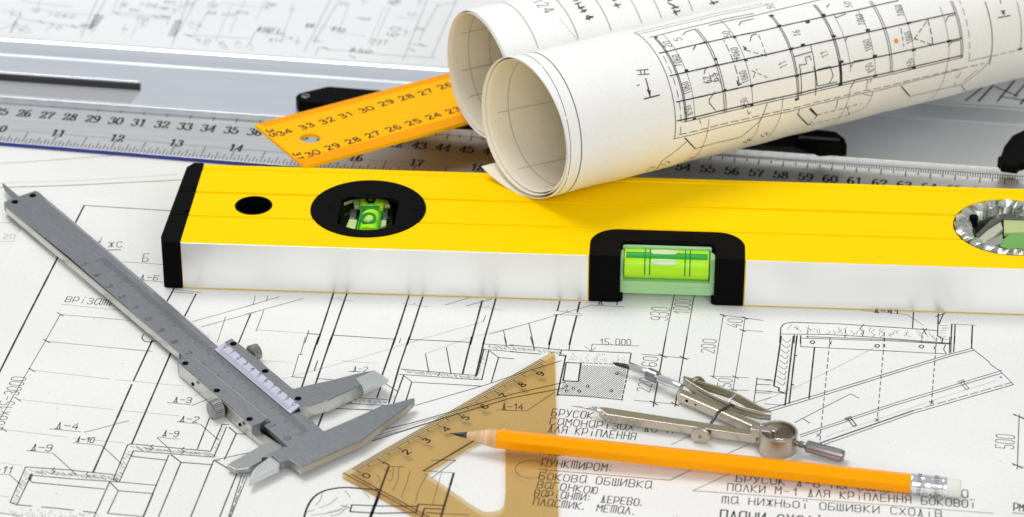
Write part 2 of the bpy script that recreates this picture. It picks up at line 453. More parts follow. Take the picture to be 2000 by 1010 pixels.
class Ink:
    """collects ribbons traced from one zoomed tile of the photograph onto a surface"""
    def __init__(s, sf): s.sf = sf; s.g = {}; s.t = (0, 0, 1)
    def tile(s, x, y, k): s.t = (x, y, k)
    def m(s, p): return s.sf.uv(s.t[0]+p[0]/s.t[2], s.t[1]+p[1]/s.t[2])
    def layer(s, c): return s.g.setdefault(c, G())
    def line(s, pts, w=0.035, c='black ink', sm=False, jit=0.15):
        q = [s.m(p) for p in pts]
        if sm: q = smooth_curve(q, 6)
        r = []
        for i, p in enumerate(q):           # split long strokes so that the pen pressure varies
            if i:
                a = r[-1]; L = math.hypot(p[0]-a[0], p[1]-a[1]); k = max(1, int(L/0.7))
                for j in range(1, k): r.append((a[0]+(p[0]-a[0])*j/k, a[1]+(p[1]-a[1])*j/k))
            r.append(p)
        ribbon(s.layer(c), s.sf, r, w, jit=jit)
    def many(s, ls, w=0.035, c='black ink', **k):
        for l in ls: s.line(l, w, c, **k)
    def dash(s, pts, w=0.03, c='black ink', on=0.22, off=0.12):
        q = [s.m(p) for p in pts]
        for a, b in zip(q, q[1:]):
            L = math.hypot(b[0]-a[0], b[1]-a[1]); t = 0
            while t < L:
                e = min(L, t+on*random.uniform(.8, 1.2))
                ribbon(s.layer(c), s.sf, [(a[0]+(b[0]-a[0])*t/L, a[1]+(b[1]-a[1])*t/L), (a[0]+(b[0]-a[0])*e/L, a[1]+(b[1]-a[1])*e/L)], w)
                t = e+off
    def text(s, txt, a, b, h, w=0.032, c='black ink', mode='draft', gap=0.32):
        letters(s.layer(c), s.sf, txt, s.m(a), s.m(b), h, w, mode, gap=gap)
    def ticks(s, pts, r=0.14, w=0.03, c='black ink'):
        for p in pts:
            u, v = s.m(p); ribbon(s.layer(c), s.sf, [(u-r, v+r), (u+r, v-r)], w)
    def hatch(s, a, b, c_, n, w=0.014, c='grey ink', wob=0.04, l0=0.0, l1=1.0):
        """n wavy strokes filling the band a-b whose far side starts at c_"""
        A, B, C_ = s.m(a), s.m(b), s.m(c_)
        for i in range(n):
            t = (i+random.uniform(.1, .9))/n
            o = (A[0]+(B[0]-A[0])*t, A[1]+(B[1]-A[1])*t); d = (C_[0]-A[0], C_[1]-A[1]); ln = random.uniform(.35, .75); t0 = random.uniform(0.03, 1-ln-.03)
            pts = []
            for j in range(5):
                q = t0+ln*j/4; x = o[0]+d[0]*q; y = o[1]+d[1]*q
                x += (B[0]-A[0])/max(.01, math.hypot(B[0]-A[0], B[1]-A[1]))*(q*0.25+random.uniform(-wob, wob))
                pts.append((x, y))
            ribbon(s.layer(c), s.sf, pts, w*.75)
    def build(s, parent, names):
        for c, g in s.g.items():
            o = mk(names.get(c, 'drawn_lines'), g.vf, c, parent, kind='stuff')

# ================================================================== the table and the sheets
W0 = Frame((0, 0, 0), (1, 0, 0))
mk('table_top', box(W0, (-150, -90, -3.0), (150, 160, -0.12)), 'table wood', kind='structure')

def sheet(name, label, corners, z, material, cat='drawing sheet', wave=0.0):
    c = [P(x, y, z) for x, y in corners]
    o = sum(c, Vector())/len(c)
    e = thing(name, label, cat, (o.x, o.y, z-0.02))
    # subdivided grid so that the paper can lie a little uneven
    a, b, c2, d = c; n = 60; v = []; f = []
    for j in range(n+1):
        for i in range(n+1):
            p = a.lerp(b, i/n).lerp(d.lerp(c2, i/n), j/n)
            v.append(p)
    for j in range(n):
        for i in range(n):
            k = j*(n+1)+i; f.append((k, k+n+1, k+n+2, k+1))
    g = G().add((v, f))
    rim = [i for i in range(n)] + [n+(n+1)*j for j in range(n)] + [n*(n+1)+n-i for i in range(n)] + [(n+1)*(n-j) for j in range(n)]
    base = len(g.v)
    for i in rim: g.v.append(tuple(Vector(g.v[i])-Vector((0, 0, 0.02))))
    for i in range(len(rim)):
        j = (i+1) % len(rim); g.f.append((rim[i], rim[j], base+j, base+i))
    mk('paper', g.vf, material, e)
    return e

front = sheet('technical_drawing', 'large white sheet of stair drawings and hand lettered notes lying under the caliper and pencil',
              [(86, 373), (2250, 577), (2600, 1350), (-495, 1350)], 0.0, 'drawing paper')
under = sheet('technical_drawing', 'plain white sheet showing at the left edge beyond the border of the front drawing',
              [(-500, 215), (2500, 420), (2800, 1500), (-900, 1500)], -0.06, 'under paper')
back = sheet('floor_plan_drawing', 'pale blurred floor plan sheet lying behind the aluminium bar at the back',
             [(-1200, -420), (3200, -420), (2400, 330), (-450, 150)], -0.03, 'back paper')

# ---- front drawing
I = Ink(Flat(0.0))
TK = 0.055
I.tile(0, 320, 2.886)
I.line([(475, 235), (80, 1010), (-60, 1290)], 0.075)
I.line([(475, 235), (955, 265), (1300, 290)], 0.045, 'grey ink')
I.text('ЖС', (612, 472), (688, 470), 0.42, 0.03); I.line([(600, 487), (680, 485)], 0.05)
I.line([(560, 442), (575, 415)], 0.03); I.line([(552, 445), (566, 440)], 0.07)
I.text('Б', (803, 552), (833, 552), 0.62, 0.03); I.line([(690, 552), (915, 568)], 0.02, 'grey ink')
I.text('Д-Б', (785, 652), (888, 657), 0.36, 0.03); I.line([(780, 655), (930, 668), (1000, 705)], 0.022, 'grey ink')
I.text('ВРІЗАТИ', (365, 778), (640, 803), 0.42, 0.03, 'grey ink'); I.line([(345, 792), (690, 827)], 0.018, 'pencil line')
I.line([(340, 850), (255, 1000), (0, 1440)], 0.028, 'grey ink')
I.line([(340, 850), (760, 886)], 0.02, 'grey ink'); I.line([(255, 1000), (860, 1060)], 0.016, 'pencil line')
I.many([[(990, 690), (940, 778)], [(1105, 735), (1040, 862)], [(1412, 848), (1345, 1010)]], TK)
I.many([[(970, 706), (1130, 728)], [(965, 722), (1090, 732)], [(1085, 890), (1443, 790)], [(1135, 920), (1443, 835)], [(1272, 862), (1225, 1005)], [(1440, 745), (1425, 795)]], 0.022, 'grey ink')
I.line([(812, 960), (800, 980), (815, 1000), (850, 1005), (885, 995)], 0.04, sm=True)
# tile B1
I.tile(0, 660, 2.886)
DL = [(262, 18), (180, 182), (100, 347), (20, 517), (-65, 690)]
I.ticks(DL + [(340, -132)], 0.13, 0.035)
I.many([[(262, 22), (860, 75)], [(180, 182), (620, 232)], [(650, 236), (1040, 272)], [(100, 347), (640, 405)], [(690, 410), (1010, 440)], [(20, 517), (380, 560)], [(410, 565), (700, 592)], [(0, 705), (125, 720)], [(0, 890), (55, 900)]], 0.014, 'pencil line')
I.text('200x15=3000', (8, 520), (150, 225), 0.52, 0.028, 'grey ink')
I.line([(858, 15), (752, 243)], TK+0.01); I.line([(743, 263), (525, 758)], TK+0.01)
I.line([(962, 88), (742, 600)], TK+0.01)
def lab(t, a, b, ul, ld=None, h=0.42):
    I.text(t, a, b, h, 0.034, gap=0.25); I.line(ul, 0.022, 'grey ink')
    if ld: I.line(ld, 0.026)
lab('Д-4', (310, 512), (435, 518), [(278, 513), (455, 530)], [(475, 533), (725, 468)])
lab('Д-10', (428, 586), (525, 592), [(410, 591), (572, 606)], [(572, 606), (690, 715)], 0.34)
lab('Д-9', (170, 633), (285, 640), [(150, 635), (300, 652)], [(300, 652), (430, 770)])
lab('Д-11', (-60, 757), (62, 764), [(-60, 766), (55, 772)], [(55, 772), (120, 832)], 0.40)
lab('Д-3', (975, 362), (1075, 367), [(942, 365), (1080, 378)], [(1085, 380), (1210, 332)], 0.34)
lab('Д-2', (1010, 470), (1112, 478), [(995, 473), (1130, 487)], [(1130, 487), (1232, 577)], 0.36)
lab('Д-9', (915, 553), (1000, 558), [(890, 560), (1012, 572)], [(885, 562), (960, 632)], 0.36)
# treads and risers on the left
I.many([[(145, 728), (400, 746), (645, 772)], [(180, 775), (400, 795), (665, 812)], [(145, 728), (118, 790), (57, 927)], [(57, 927), (95, 942), (180, 765)],
        [(165, 800), (182, 815), (590, 853)], [(618, 812), (530, 1010)], [(618, 812), (667, 862), (864, 879), (808, 1010)], [(667, 862), (606, 990), (812, 1008)],
        [(720, 603), (700, 650), (640, 795), (665, 812)], [(720, 603), (735, 598), (1187, 640)], [(750, 637), (1205, 673)], [(752, 637), (672, 812)], [(740, 668), (938, 690)],
        [(665, 812), (882, 832)], [(952, 660), (806, 1010)], [(1187, 640), (1252, 490)], [(1205, 673), (1277, 503)], [(1250, 488), (1290, 490)]], 0.04)
I.many([[(965, 660), (1020, 702), (1198, 716)], [(1020, 702), (893, 1010)], [(1205, 690), (1075, 1010)], [(1205, 690), (1335, 766)], [(1335, 766), (1238, 1010)],
        [(1292, 505), (1332, 540), (1265, 686)], [(1332, 540), (1400, 545)], [(1180, 455), (1112, 628)]], 0.045)
I.many([[(1362, 775), (1288, 1010)], [(1392, 785), (1300, 1010)], [(1210, 688), (1443, 640)], [(1215, 695), (1240, 690)], [(1340, 765), (1400, 760)]], 0.035)
I.dash([(1378, 780), (1294, 1010)], 0.03, on=0.5, off=0.15)
I.dash([(100, 942), (330, 962), (540, 986)], 0.045, on=0.55, off=0.35)
for a, b, c_, n in (((150, 735), (640, 776), (170, 770), 40), ((725, 605), (1185, 645), (745, 636), 36), ((140, 740), (62, 922), (175, 770), 16), ((712, 625), (645, 790), (748, 645), 16), ((1250, 495), (1195, 640), (1272, 505), 12)):
    I.hatch(a, b, c_, n, 0.018)
for x, y in ((300, 750), (490, 775), (855, 620), (1030, 635)):
    I.line([(x+8, y-18), (x-6, y-5), (x+10, y+3), (x-8, y+16)], 0.03)
I.many([[(160, 790), (178, 798)], [(160, 795), (172, 770)], [(168, 805), (185, 772)], [(740, 662), (752, 640)], [(730, 660), (748, 665)]], 0.03)
for i in range(130):
    x = random.uniform(40, 560); y = 955+x*0.07+random.uniform(0, 60)
    I.line([(x, y), (x+random.uniform(3, 7), y+random.uniform(-1, 2))], 0.02, 'grey ink')
I.line([(-20, 985), (120, 1004)], 0.03)
# tile L2
I.tile(500, 320, 2.886)
I.many([[(437, 730), (343, 1020)], [(512, 733), (413, 1020)], [(862, 745), (773, 1020)], [(940, 750), (853, 1020)], [(1275, 772), (1208, 1020)], [(1352, 762), (1279, 1020)]], TK+0.01)
I.many([[(-60, 806), (130, 750)], [(-60, 850), (265, 760)], [(45, 825), (0, 945)], [(66, 745), (60, 772)], [(1185, 802), (1330, 762)], [(1065, 797), (1200, 757)], [(1295, 855), (1280, 890)], [(815, 985), (808, 1010)]], 0.026, 'grey ink')
I.many([[(415, 757), (460, 762), (470, 752), (480, 768), (545, 772)], [(825, 785), (885, 796), (895, 786), (905, 801), (970, 806)], [(1250, 805), (1300, 812), (1310, 803), (1318, 818), (1400, 826)]], 0.018, 'pencil line')
I.many([[(435, 966), (788, 990)], [(863, 990), (1212, 1007)], [(295, 957), (357, 963)]], 0.035)
I.many([[(298, 940), (275, 1012)], [(1395, 940), (1412, 1012)]], 0.03)
I.many([[(870, 1006), (1290, 888)], [(0, 935), (300, 957)], [(1240, 972), (1443, 925)]], 0.014, 'pencil line')
# tile B2
I.tile(500, 660, 2.886)
I.line([(278, -5), (258, 70), (250, 95)], 0.026, 'grey ink'); I.line([(240, 100), (205, 222)], 0.026, 'grey ink'); I.line([(238, 95), (262, 92)], 0.03)
I.line([(205, 220), (272, 226)], 0.03)
I.many([[(352, -5), (258, 278)], [(426, -5), (336, 258)], [(786, -5), (708, 220)], [(708, 262), (682, 338)], [(864, -5), (808, 160), (748, 370)], [(1216, -5), (1165, 202)], [(1291, -5), (1238, 218)], [(391, 395), (347, 505)]], TK+0.01)
I.many([[(832, 212), (772, 378)], [(1312, 72), (1272, 238)], [(1286, 62), (1246, 212)], [(878, 250), (846, 352)], [(1367, 112), (1326, 252)], [(347, 130), (328, 188)]], 0.045)
I.many([[(818, 177), (1236, 212)], [(808, 206), (1250, 237), (1270, 236)], [(832, 212), (880, 250), (1268, 272)], [(540, 336), (748, 350)], [(498, 370), (745, 381)], [(538, 345), (522, 362), (540, 366)], [(340, 230), (430, 236)],
        [(1286, 35), (1452, 46)], [(1286, 66), (1452, 78)], [(1314, 72), (1368, 112), (1452, 118)], [(725, 256), (797, 302)], [(955, 90), (975, 197)], [(1073, 55), (1100, 205)], [(1400, -5), (1413, 52)]], 0.034)
I.line([(388, 396), (655, 407)], 0.045)
I.many([[(150, 232), (600, 110), (930, 8)], [(955, 90), (1215, -5)], [(0, 128), (210, 138)], [(480, 130), (690, 145)]], 0.014, 'pencil line')
I.text('Д-2', (545, 188), (625, 192), 0.34, 0.026, 'grey ink'); I.line([(520, 190), (590, 190)], 0.03, 'grey ink')
I.hatch((825, 180), (1235, 214), (820, 205), 34, 0.018); I.hatch((822, 215), (765, 372), (845, 218), 14, 0.018); I.hatch((1295, 70), (1250, 210), (1312, 75), 12, 0.018); I.hatch((1290, 40), (1445, 50), (1288, 66), 14, 0.018); I.hatch((545, 340), (740, 352), (515, 366), 16, 0.018)
I.line([(1030, 195), (1035, 205), (1025, 215)], 0.035)
# long sloping members running under the set square
I.line([(898, 382), (1300, 264), (1443, 215), (1720, 130)], 0.032)
I.line([(650, 535), (880, 480), (1055, 430), (1443, 318), (1742, 250)], 0.04)
I.line([(655, 582), (1050, 455), (1443, 338), (1742, 283)], 0.055, 'grey ink')
I.line([(640, 565), (1050, 440)], 0.045, 'pencil line'); I.line([(660, 570), (1030, 462)], 0.04, 'pencil line')
# rounded stringer end and bolt, under the square's lower corner
I.line([(265, 1040), (285, 965), (320, 905), (372, 868), (440, 850), (510, 844), (590, 850), (700, 858)], 0.075, sm=True)
I.line([(275, 985), (330, 970)], 0.02, 'grey ink')
for a, b in (((335, 945), (375, 868)), ((355, 960), (460, 900)), ((400, 985), (520, 940)), ((310, 1000), (520, 960)), ((420, 1005), (500, 970)), ((600, 860), (640, 905)), ((500, 860), (530, 900))):
    I.line([a, ((a[0]+b[0])/2+8, (a[1]+b[1])/2+6), b], 0.018, 'grey ink', sm=True)
I.many([[(540, 942), (700, 948), (915, 950)], [(530, 980), (700, 990), (890, 985)], [(540, 942), (530, 980)], [(915, 938), (1060, 946)], [(915, 938), (900, 990)], [(950, 962), (1052, 966)], [(950, 962), (935, 1010)], [(960, 985), (1045, 992)]], 0.055)
I.many([[(748, 728), (640, 1020)], [(697, 880), (648, 1010)], [(1115, 762), (1040, 1020)]], 0.085)
I.many([[(742, 725), (832, 728)], [(945, 750), (1115, 762)], [(985, 690), (1125, 690), (990, 790)], [(1045, 992), (1200, 998)], [(480, 945), (540, 962)]], 0.026)
for a, b, c_ in (((775, 730), (765, 800), (745, 805)), ((805, 730), (800, 800), (770, 860)), ((870, 750), (845, 830), (820, 900)), ((970, 765), (920, 850), (900, 930)), ((1045, 762), (1020, 850), (995, 940)), ((680, 770), (700, 800), (680, 820))):
    I.line([a, b, c_], 0.018, 'grey ink', sm=True)
# tile L3
I.tile(1000, 320, 2.886)
I.many([[(270, 775), (256, 828)], [(252, 850), (208, 1020)], [(382, 780), (368, 838)], [(364, 858), (323, 1020)]], TK+0.01)
I.many([[(240, 828), (300, 835), (312, 826), (318, 840), (395, 846)], [(232, 850), (395, 856)]], 0.018, 'grey ink')
I.text('Д-1', (482, 792), (600, 797), 0.40, 0.036, gap=0.25); I.line([(-120, 960), (240, 858), (450, 797), (630, 807)], 0.024, 'grey ink')
I.line([(95, 898), (122, 1020)], 0.034)
I.many([[(916, 735), (860, 1010), (795, 1370)], [(1028, 738), (979, 1010), (918, 1370)]], 0.036, 'grey ink')
I.text('930', (876, 885), (890, 815), 0.66, 0.026, 'grey ink'); I.text('1000', (998, 850), (1010, 768), 0.62, 0.026, 'grey ink')
I.many([[(1175, 852), (1415, 883)], [(1192, 850), (1166, 1010), (1135, 1205)], [(1314, 865), (1292, 1010), (1243, 1290)], [(1290, 938), (1415, 946)]], 0.028, 'grey ink')
I.ticks([(1190, 855), (1313, 870), (1300, 940)], 0.1, 0.035)
I.text('40', (1292, 925), (1300, 878), 0.55, 0.024, 'grey ink')
# tile B3
I.tile(1000, 660, 2.886)
I.text('15.000', (492, 38), (668, 42), 0.42, 0.028, 'grey ink'); I.line([(445, 78), (452, 36), (715, 46)], 0.026, 'grey ink'); I.line([(410, 48), (447, 78), (470, 55)], 0.02, 'grey ink')
I.many([[(-10, 40), (270, 68), (672, 86)], [(-10, 78), (160, 92)], [(672, 86), (650, 200)], [(222, -5), (205, 66)], [(335, -5), (320, 72)], [(105, -5), (127, 68)], [(280, 68), (268, 100)]], 0.04)
I.many([[(265, 98), (306, 101)], [(303, 101), (255, 325)], [(305, 140), (388, 143), (374, 246), (288, 242), (305, 140)]], 0.06)
I.hatch((-5, 46), (265, 74), (-8, 72), 22, 0.018)
I.dash([(388, 141), (585, 149)], 0.035, on=0.12, off=0.06)
I.line([(258, 322), (440, 332), (622, 350)], 0.045); I.dash([(650, 205), (618, 358)], 0.045, on=0.25, off=0.1)
HP = [(392, 152), (646, 166), (618, 343), (262, 322), (290, 246), (378, 248)]
def inside(x, y, p):
    r = False
    for i in range(len(p)):
        (x1, y1), (x2, y2) = p[i-1], p[i]
        if (y1 > y) != (y2 > y) and x < (x2-x1)*(y-y1)/(y2-y1)+x1: r = not r
    return r
for i in range(38):                          # section hatching
    c0 = 470+i*15.0; run = None
    for q in range(0, 500):
        x = 250+q; y = (c0-x)*.80+0
        ok = inside(x, y, HP)
        if ok and run is None: run = (x, y)
        if run is not None and (not ok or q == 499):
            if x-run[0] > 8: I.line([run, (x-1, (c0-x+1)*.80)], 0.020)
            run = None
for x, y in ((590, 200), (558, 298), (305, 272), (378, 300), (345, 285), (425, 272), (308, 300)):
    I.line([(x-8, y), (x, y-7), (x+9, y), (x, y+8), (x-8, y)], 0.028, sm=True)
for i in range(70):
    x = random.uniform(310, 640); y = random.uniform(85, 135)+(x-310)*0.03
    I.line([(x, y), (x+4, y+1)], 0.02, 'grey ink')
I.many([[(730, 92), (1000, 117)], [(688, 352), (955, 377)]], 0.028, 'grey ink')
I.ticks([(850, 102), (966, 113), (802, 368), (920, 375)], 0.13, 0.045)
I.line([(868, -5), (798, 388)], 0.036, 'grey ink'); I.line([(986, -5), (918, 388)], 0.036, 'grey ink')
I.text('60', (812, 163), (824, 112), 0.52, 0.028, 'grey ink'); I.text('220', (775, 308), (800, 232), 0.5, 0.028, 'grey ink')
I.text('200', (1138, 88), (1152, 12), 0.5, 0.028, 'grey ink'); I.text('50', (1232, 278), (1242, 234), 0.5, 0.026, 'grey ink')
I.many([[(1130, 216), (1335, 226)], [(1170, 290), (1335, 297)]], 0.026, 'grey ink')
I.ticks([(1135, 222), (1260, 222), (1250, 293)], 0.1, 0.035)
I.many([[(1382, 225), (1362, 372)], [(1380, 232), (1460, 236)], [(1378, 262), (1460, 266)], [(1375, 298), (1460, 302)], [(1372, 310), (1460, 312)]], 0.034)
I.line([(1362, 368), (1460, 335)], 0.024, 'grey ink')
H = 0.46
def para(t, a, b, h=H, w=0.034): I.text(t, a, b, h, w)
para('БРУСОК', (222, 440), (452, 458)); para('САМОНАРІЗАХ ДО П', (212, 488), (905, 540), 0.44); para('ДЛЯ КРІПЛЕННЯ', (200, 530), (692, 577))
para('МАШИНА', (160, 655), (400, 675), 0.44); para('ПУНКТИРОМ:', (165, 722), (572, 758)); I.line([(150, 742), (890, 803), (1020, 740), (1335, 600)], 0.026)
para('БОКОВА ОБШИВКА', (150, 797), (780, 850), 0.44); para('ВАГОНКОЮ', (140, 846), (475, 880), 0.42); para('ВАРІАНТИ: ДЕРЕВО,', (125, 893), (748, 950), 0.42); para('ПЛАСТИК, МЕТАЛ.', (118, 942), (702, 1000), 0.42)
I.line([(898, 602), (1005, 553), (1100, 500)], 0.024, 'grey ink')
I.line([(1230, 764), (1020, 862), (1443, 892), (2715, 990)], 0.024, 'grey ink')
para('БРУСОК Д-6 НА САМОНАРІЗАХ О', (1262, 812), (2570, 902), 0.46, 0.036); para('ПОЛКИ М-1 ДЛЯ КРІПЛЕННЯ БОКОВОЇ', (1212, 862), (2615, 960), 0.44); para('ТА НИЖНЬОЇ ОБШИВКИ СХОДІВ', (1185, 932), (2420, 1012), 0.42)
para('ПЛАНИ СХОДІВ', (1172, 1030), (1800, 1075), 0.62, 0.055)
# tiles L4, B4 : tread section and stringer
I.tile(1500, 320, 2.886)
I.line([(66, 1010), (72, 925), (85, 908), (105, 898), (140, 894), (400, 903), (820, 930), (952, 941)], 0.04, sm=False)
I.many([[(72, 960), (330, 962), (560, 976), (1030, 1012)], [(215, 975), (700, 992), (1030, 1016)], [(540, 905), (518, 930), (540, 943), (533, 972)]], 0.034)
I.many([[(820, 838), (815, 925)], [(960, 845), (956, 972), (985, 985), (980, 1012)], [(990, 845), (962, 905)], [(945, 862), (1000, 842)]], 0.045)
I.many([[(1036, 905), (1031, 1012)], [(1055, 905), (1050, 1012)], [(1152, 910), (1148, 1012)]], 0.05)
I.many([[(1036, 903), (1175, 911)], [(785, 850), (878, 912)]], 0.022, 'grey ink')
I.line([(525, 828), (785, 850)], 0.022, 'grey ink'); I.text('Д-41', (600, 838), (735, 848), 0.30, 0.045)
for x, y in ((225, 935), (437, 935), (656, 950), (868, 965)): I.dash([(x, y), (x-3, y+45)], 0.03, on=.3, off=.1)
I.text('x', (868, 960), (892, 962), 0.7, 0.03)
I.hatch((110, 900), (810, 930), (75, 958), 24, 0.02, wob=0.1); I.hatch((820, 932), (950, 945), (818, 990), 6, 0.018)
I.hatch((960, 905), (958, 1000), (1030, 905), 8, 0.02)
I.many([[(150, 965), (146, 1012)], [(165, 967), (160, 1012)], [(185, 968), (182, 1012)]], 0.04)
I.tile(1500, 660, 2.886)
I.many([[(75, -10), (33, 272), (62, 282), (60, 300), (100, 314)], [(143, -10), (96, 380)], [(163, -10), (119, 372)], [(262, 55), (231, 342)]], 0.055)
for i in range(9):
    y = 5+i*30; I.line([(80-i*4, y), (108-i*3, y+22), (128-i*4, y+4)], 0.02, sm=True)
I.many([[(185, -5), (185, 50), (600, 70), (1002, 91)], [(190, 2), (700, 18), (1022, 36)], [(1000, 40), (990, 65), (1005, 90)], [(1024, -5), (1022, 88)]], 0.034)
I.many([[(1032, -5), (1030, 85)], [(1052, -5), (1046, 80)], [(1150, -5), (1147, 60)]], 0.045)
for x, y in ((250, 25), (615, 46), (865, 50)): I.line([(x-14, y), (x-2, y-9), (x+13, y-2), (x+3, y+9), (x-14, y)], 0.04, sm=True)
for x, y in ((352, 30), (655, 45), (940, 57)): I.line([(x-6, y-8), (x+6, y+8)], 0.03); I.line([(x+6, y-8), (x-6, y+8)], 0.03)
I.dash([(350, 0), (292, 585)], 0.03, on=0.26, off=0.17); I.dash([(657, 0), (615, 470)], 0.03, on=0.26, off=0.17); I.dash([(950, 0), (920, 385)], 0.03, on=0.26, off=0.17)
I.many([[(-20, 408), (340, 302), (1025, 92), (1147, 60)], [(0, 418), (340, 316), (1040, 100), (1162, 70)]], 0.034)
I.many([[(1150, 60), (1245, 135), (1252, 148), (1312, 190)], [(1312, 190), (1384, 264)]], 0.03)
I.many([[(178, 548), (700, 372), (1318, 184)], [(185, 558), (700, 385), (1320, 198)]], 0.03)
I.dash([(270, 602), (820, 410)], 0.06, on=0.7, off=0.04); I.dash([(820, 410), (1372, 252)], 0.03, on=0.4, off=0.1)
I.line([(300, 608), (820, 425), (1384, 264)], 0.034)
I.line([(330, 555), (600, 465), (1000, 330), (1290, 240)], 0.012, 'pencil line')
I.many([[(150, 478), (300, 400), (466, 316)], [(466, 316), (512, 340)]], 0.03, 'grey ink'); I.line([(200, 458), (236, 481)], 0.035)
I.many([[(135, 290), (400, 160), (615, 46)], [(-20, 355), (150, 275)]], 0.014, 'pencil line')
for (x, y) in ((450, 450), (1085, 243)):
    I.many([[(x-18, y+6), (x+20, y-8)], [(x-12, y+14), (x+24, y)], [(x, y+10), (x+32, y+50)], [(x+14, y+2), (x+48, y+42)], [(x+32, y+50), (x+48, y+42)]], 0.04 if x < 1000 else 0.026)
I.many([[(-20, 240), (36, 244)], [(-20, 300), (98, 314)], [(-20, 372), (95, 381)]], 0.03)
for x, y in ((285, 548), (615, 462), (922, 365)): I.line([(x-12, y-8), (x+12, y+8)], 0.03); I.line([(x+10, y-10), (x-10, y+10)], 0.03)
for x, y in ((155, 100), (137, 265)): I.line([(x-6, y), (x+6, y)], 0.07)
I.line([(1416, 432), (1405, 742)], 0.034, 'grey ink'); I.many([[(1380, 434), (1450, 452)], [(1378, 716), (1450, 730)]], 0.024, 'grey ink'); I.ticks([(1414, 444), (1406, 722)], 0.16, 0.045)
I.text('500', (1385, 628), (1390, 552), 0.66, 0.03, 'grey ink')
I.text('РМ', (1385, 975), (1440, 980), 0.46, 0.04); I.line([(1378, 987), (1460, 994)], 0.03)
I.tile(0, 0, 1)
I.text('Д-14', (980, 800), (1021, 801), .40, .036, gap=.25); I.line([(970, 801), (1028, 803)], .022); I.line([(1028, 803), (1084, 766)], .026)
for _ in range(90):
    x = random.uniform(0, 2000); y = random.uniform(600, 1010); I.line([(x, y), (x+random.uniform(.8, 2.2), y+random.uniform(-1, 1))], random.uniform(.012, .03), 'pencil line')
I.build(front, {'black ink': 'ink_drawing', 'grey ink': 'fine_ink_drawing', 'pencil line': 'pencil_lines'})
d = Frame(P(1500+1312/2.886, 660+222/2.886, 0.0), (1, 0, 0))
mk('blue_spot', prism(d, circle(0, 0, .05, 12), 0.005, 0.012), mat('blue spot', (0.05, 0.3, 0.55), 0.6), front)

# ---- sheet at the left
I = Ink(Flat(-0.06)); I.tile(0, 320, 2.886)
I.line([(-40, 136), (400, 122), (1010, 92), (1200, 84)], 0.04, 'grey ink')
I.line([(-40, 112), (500, 92), (1000, 60)], 0.014, 'pencil line'); I.line([(-40, 333), (112, 330)], 0.02, 'pencil line')
I.text('20', (15, 422), (80, 422), 0.34, 0.022, 'pencil line'); I.line([(-10, 440), (82, 438)], 0.018, 'pencil line')
I.line([(-20, 1), (260, -18), (640, -45)], 0.02, 'grey ink')
I.build(under, {'grey ink': 'ink_drawing', 'pencil line': 'pencil_lines'})

# ---- floor plan at the back
I = Ink(Flat(-0.03)); I.tile(0, 0, 2.97)
gi = 'plan ink'
I.many([[(120, 72), (60, 190)], [(120, 72), (118, 110)], [(118, 110), (240, 128), (480, 160)], [(-80, 190), (0, 172), (60, 155)], [(590, -60), (468, 220)], [(642, -60), (520, 170)], [(1112, -60), (998, 262)], [(1172, -60), (1035, 190)],
        [(125, 8), (420, 42)], [(645, 66), (985, 106)], [(1060, 202), (1450, 224)], [(1450, 250), (1480, 185)], [(1260, 240), (1330, 285)]], 0.04, gi)
for i in range(7): I.line([(556+i*8, 80+i*2), (508+i*8, 172-i*3)], 0.05, gi)
for i in range(5): I.line([(1020+i*9, 118), (975+i*10, 212)], 0.05, gi)
for a, b in (((800, 35), (910, 46)), ((270, 92), (425, 108)), ((775, 118), (850, 128)), ((165, 66), (215, 74)), ((280, 165), (345, 172)), ((1130, 245), (1215, 252)), ((1060, 28), (1110, 36)), ((1190, 38), (1250, 46)), ((690, 38), (725, 42))):
    I.text('1060'[:max(2, int((b[0]-a[0])/34))], a, b, 0.36, 0.03, gi, 'round')
for x, y in ((240, 130), (675, 75), (1100, 210), (430, 155), (900, 95)): I.line([(x-14, y-8), (x+14, y+8)], 0.08, gi)
for x, y in ((90, 150), (150, 175), (1110, 150), (1290, 265), (1380, 265), (1450, 275)): I.many([[(x-20, y), (x, y-25), (x+20, y)], [(x-10, y+12), (x+22, y+14)]], 0.04, gi)
I.tile(500, 0, 2.97)
I.many([[(462, -60), (278, 302)], [(520, -60), (345, 232), (385, 242)], [(362, 275), (345, 322)], [(362, 275), (430, 290), (680, 305)], [(540, 297), (820, 325), (1035, 336)], [(1018, -60), (853, 348)], [(1060, 20), (945, 232)], [(1045, 36), (1160, 12)], [(1180, -40), (1018, 332)], [(890, 255), (1000, 270)]], 0.04, gi)
I.text('227', (662, 258), (758, 262), 0.5, 0.04, gi, 'round'); I.text('60', (820, 215), (845, 160), 0.5, 0.04, gi, 'round')
for a, b in (((0, 180), (90, 190)), ((285, 158), (330, 162)), ((430, 178), (505, 190)), ((540, 300), (660, 312)), ((800, 30), (845, 10))):
    I.text('850', a, b, 0.4, 0.04, gi, 'round')
for x, y in ((405, 280), (560, 330), (905, 290), (960, 260)): I.line([(x-16, y-8), (x+16, y+8)], 0.08, gi)
I.tile(0, 0, 2.97)
rr = random.Random(5)
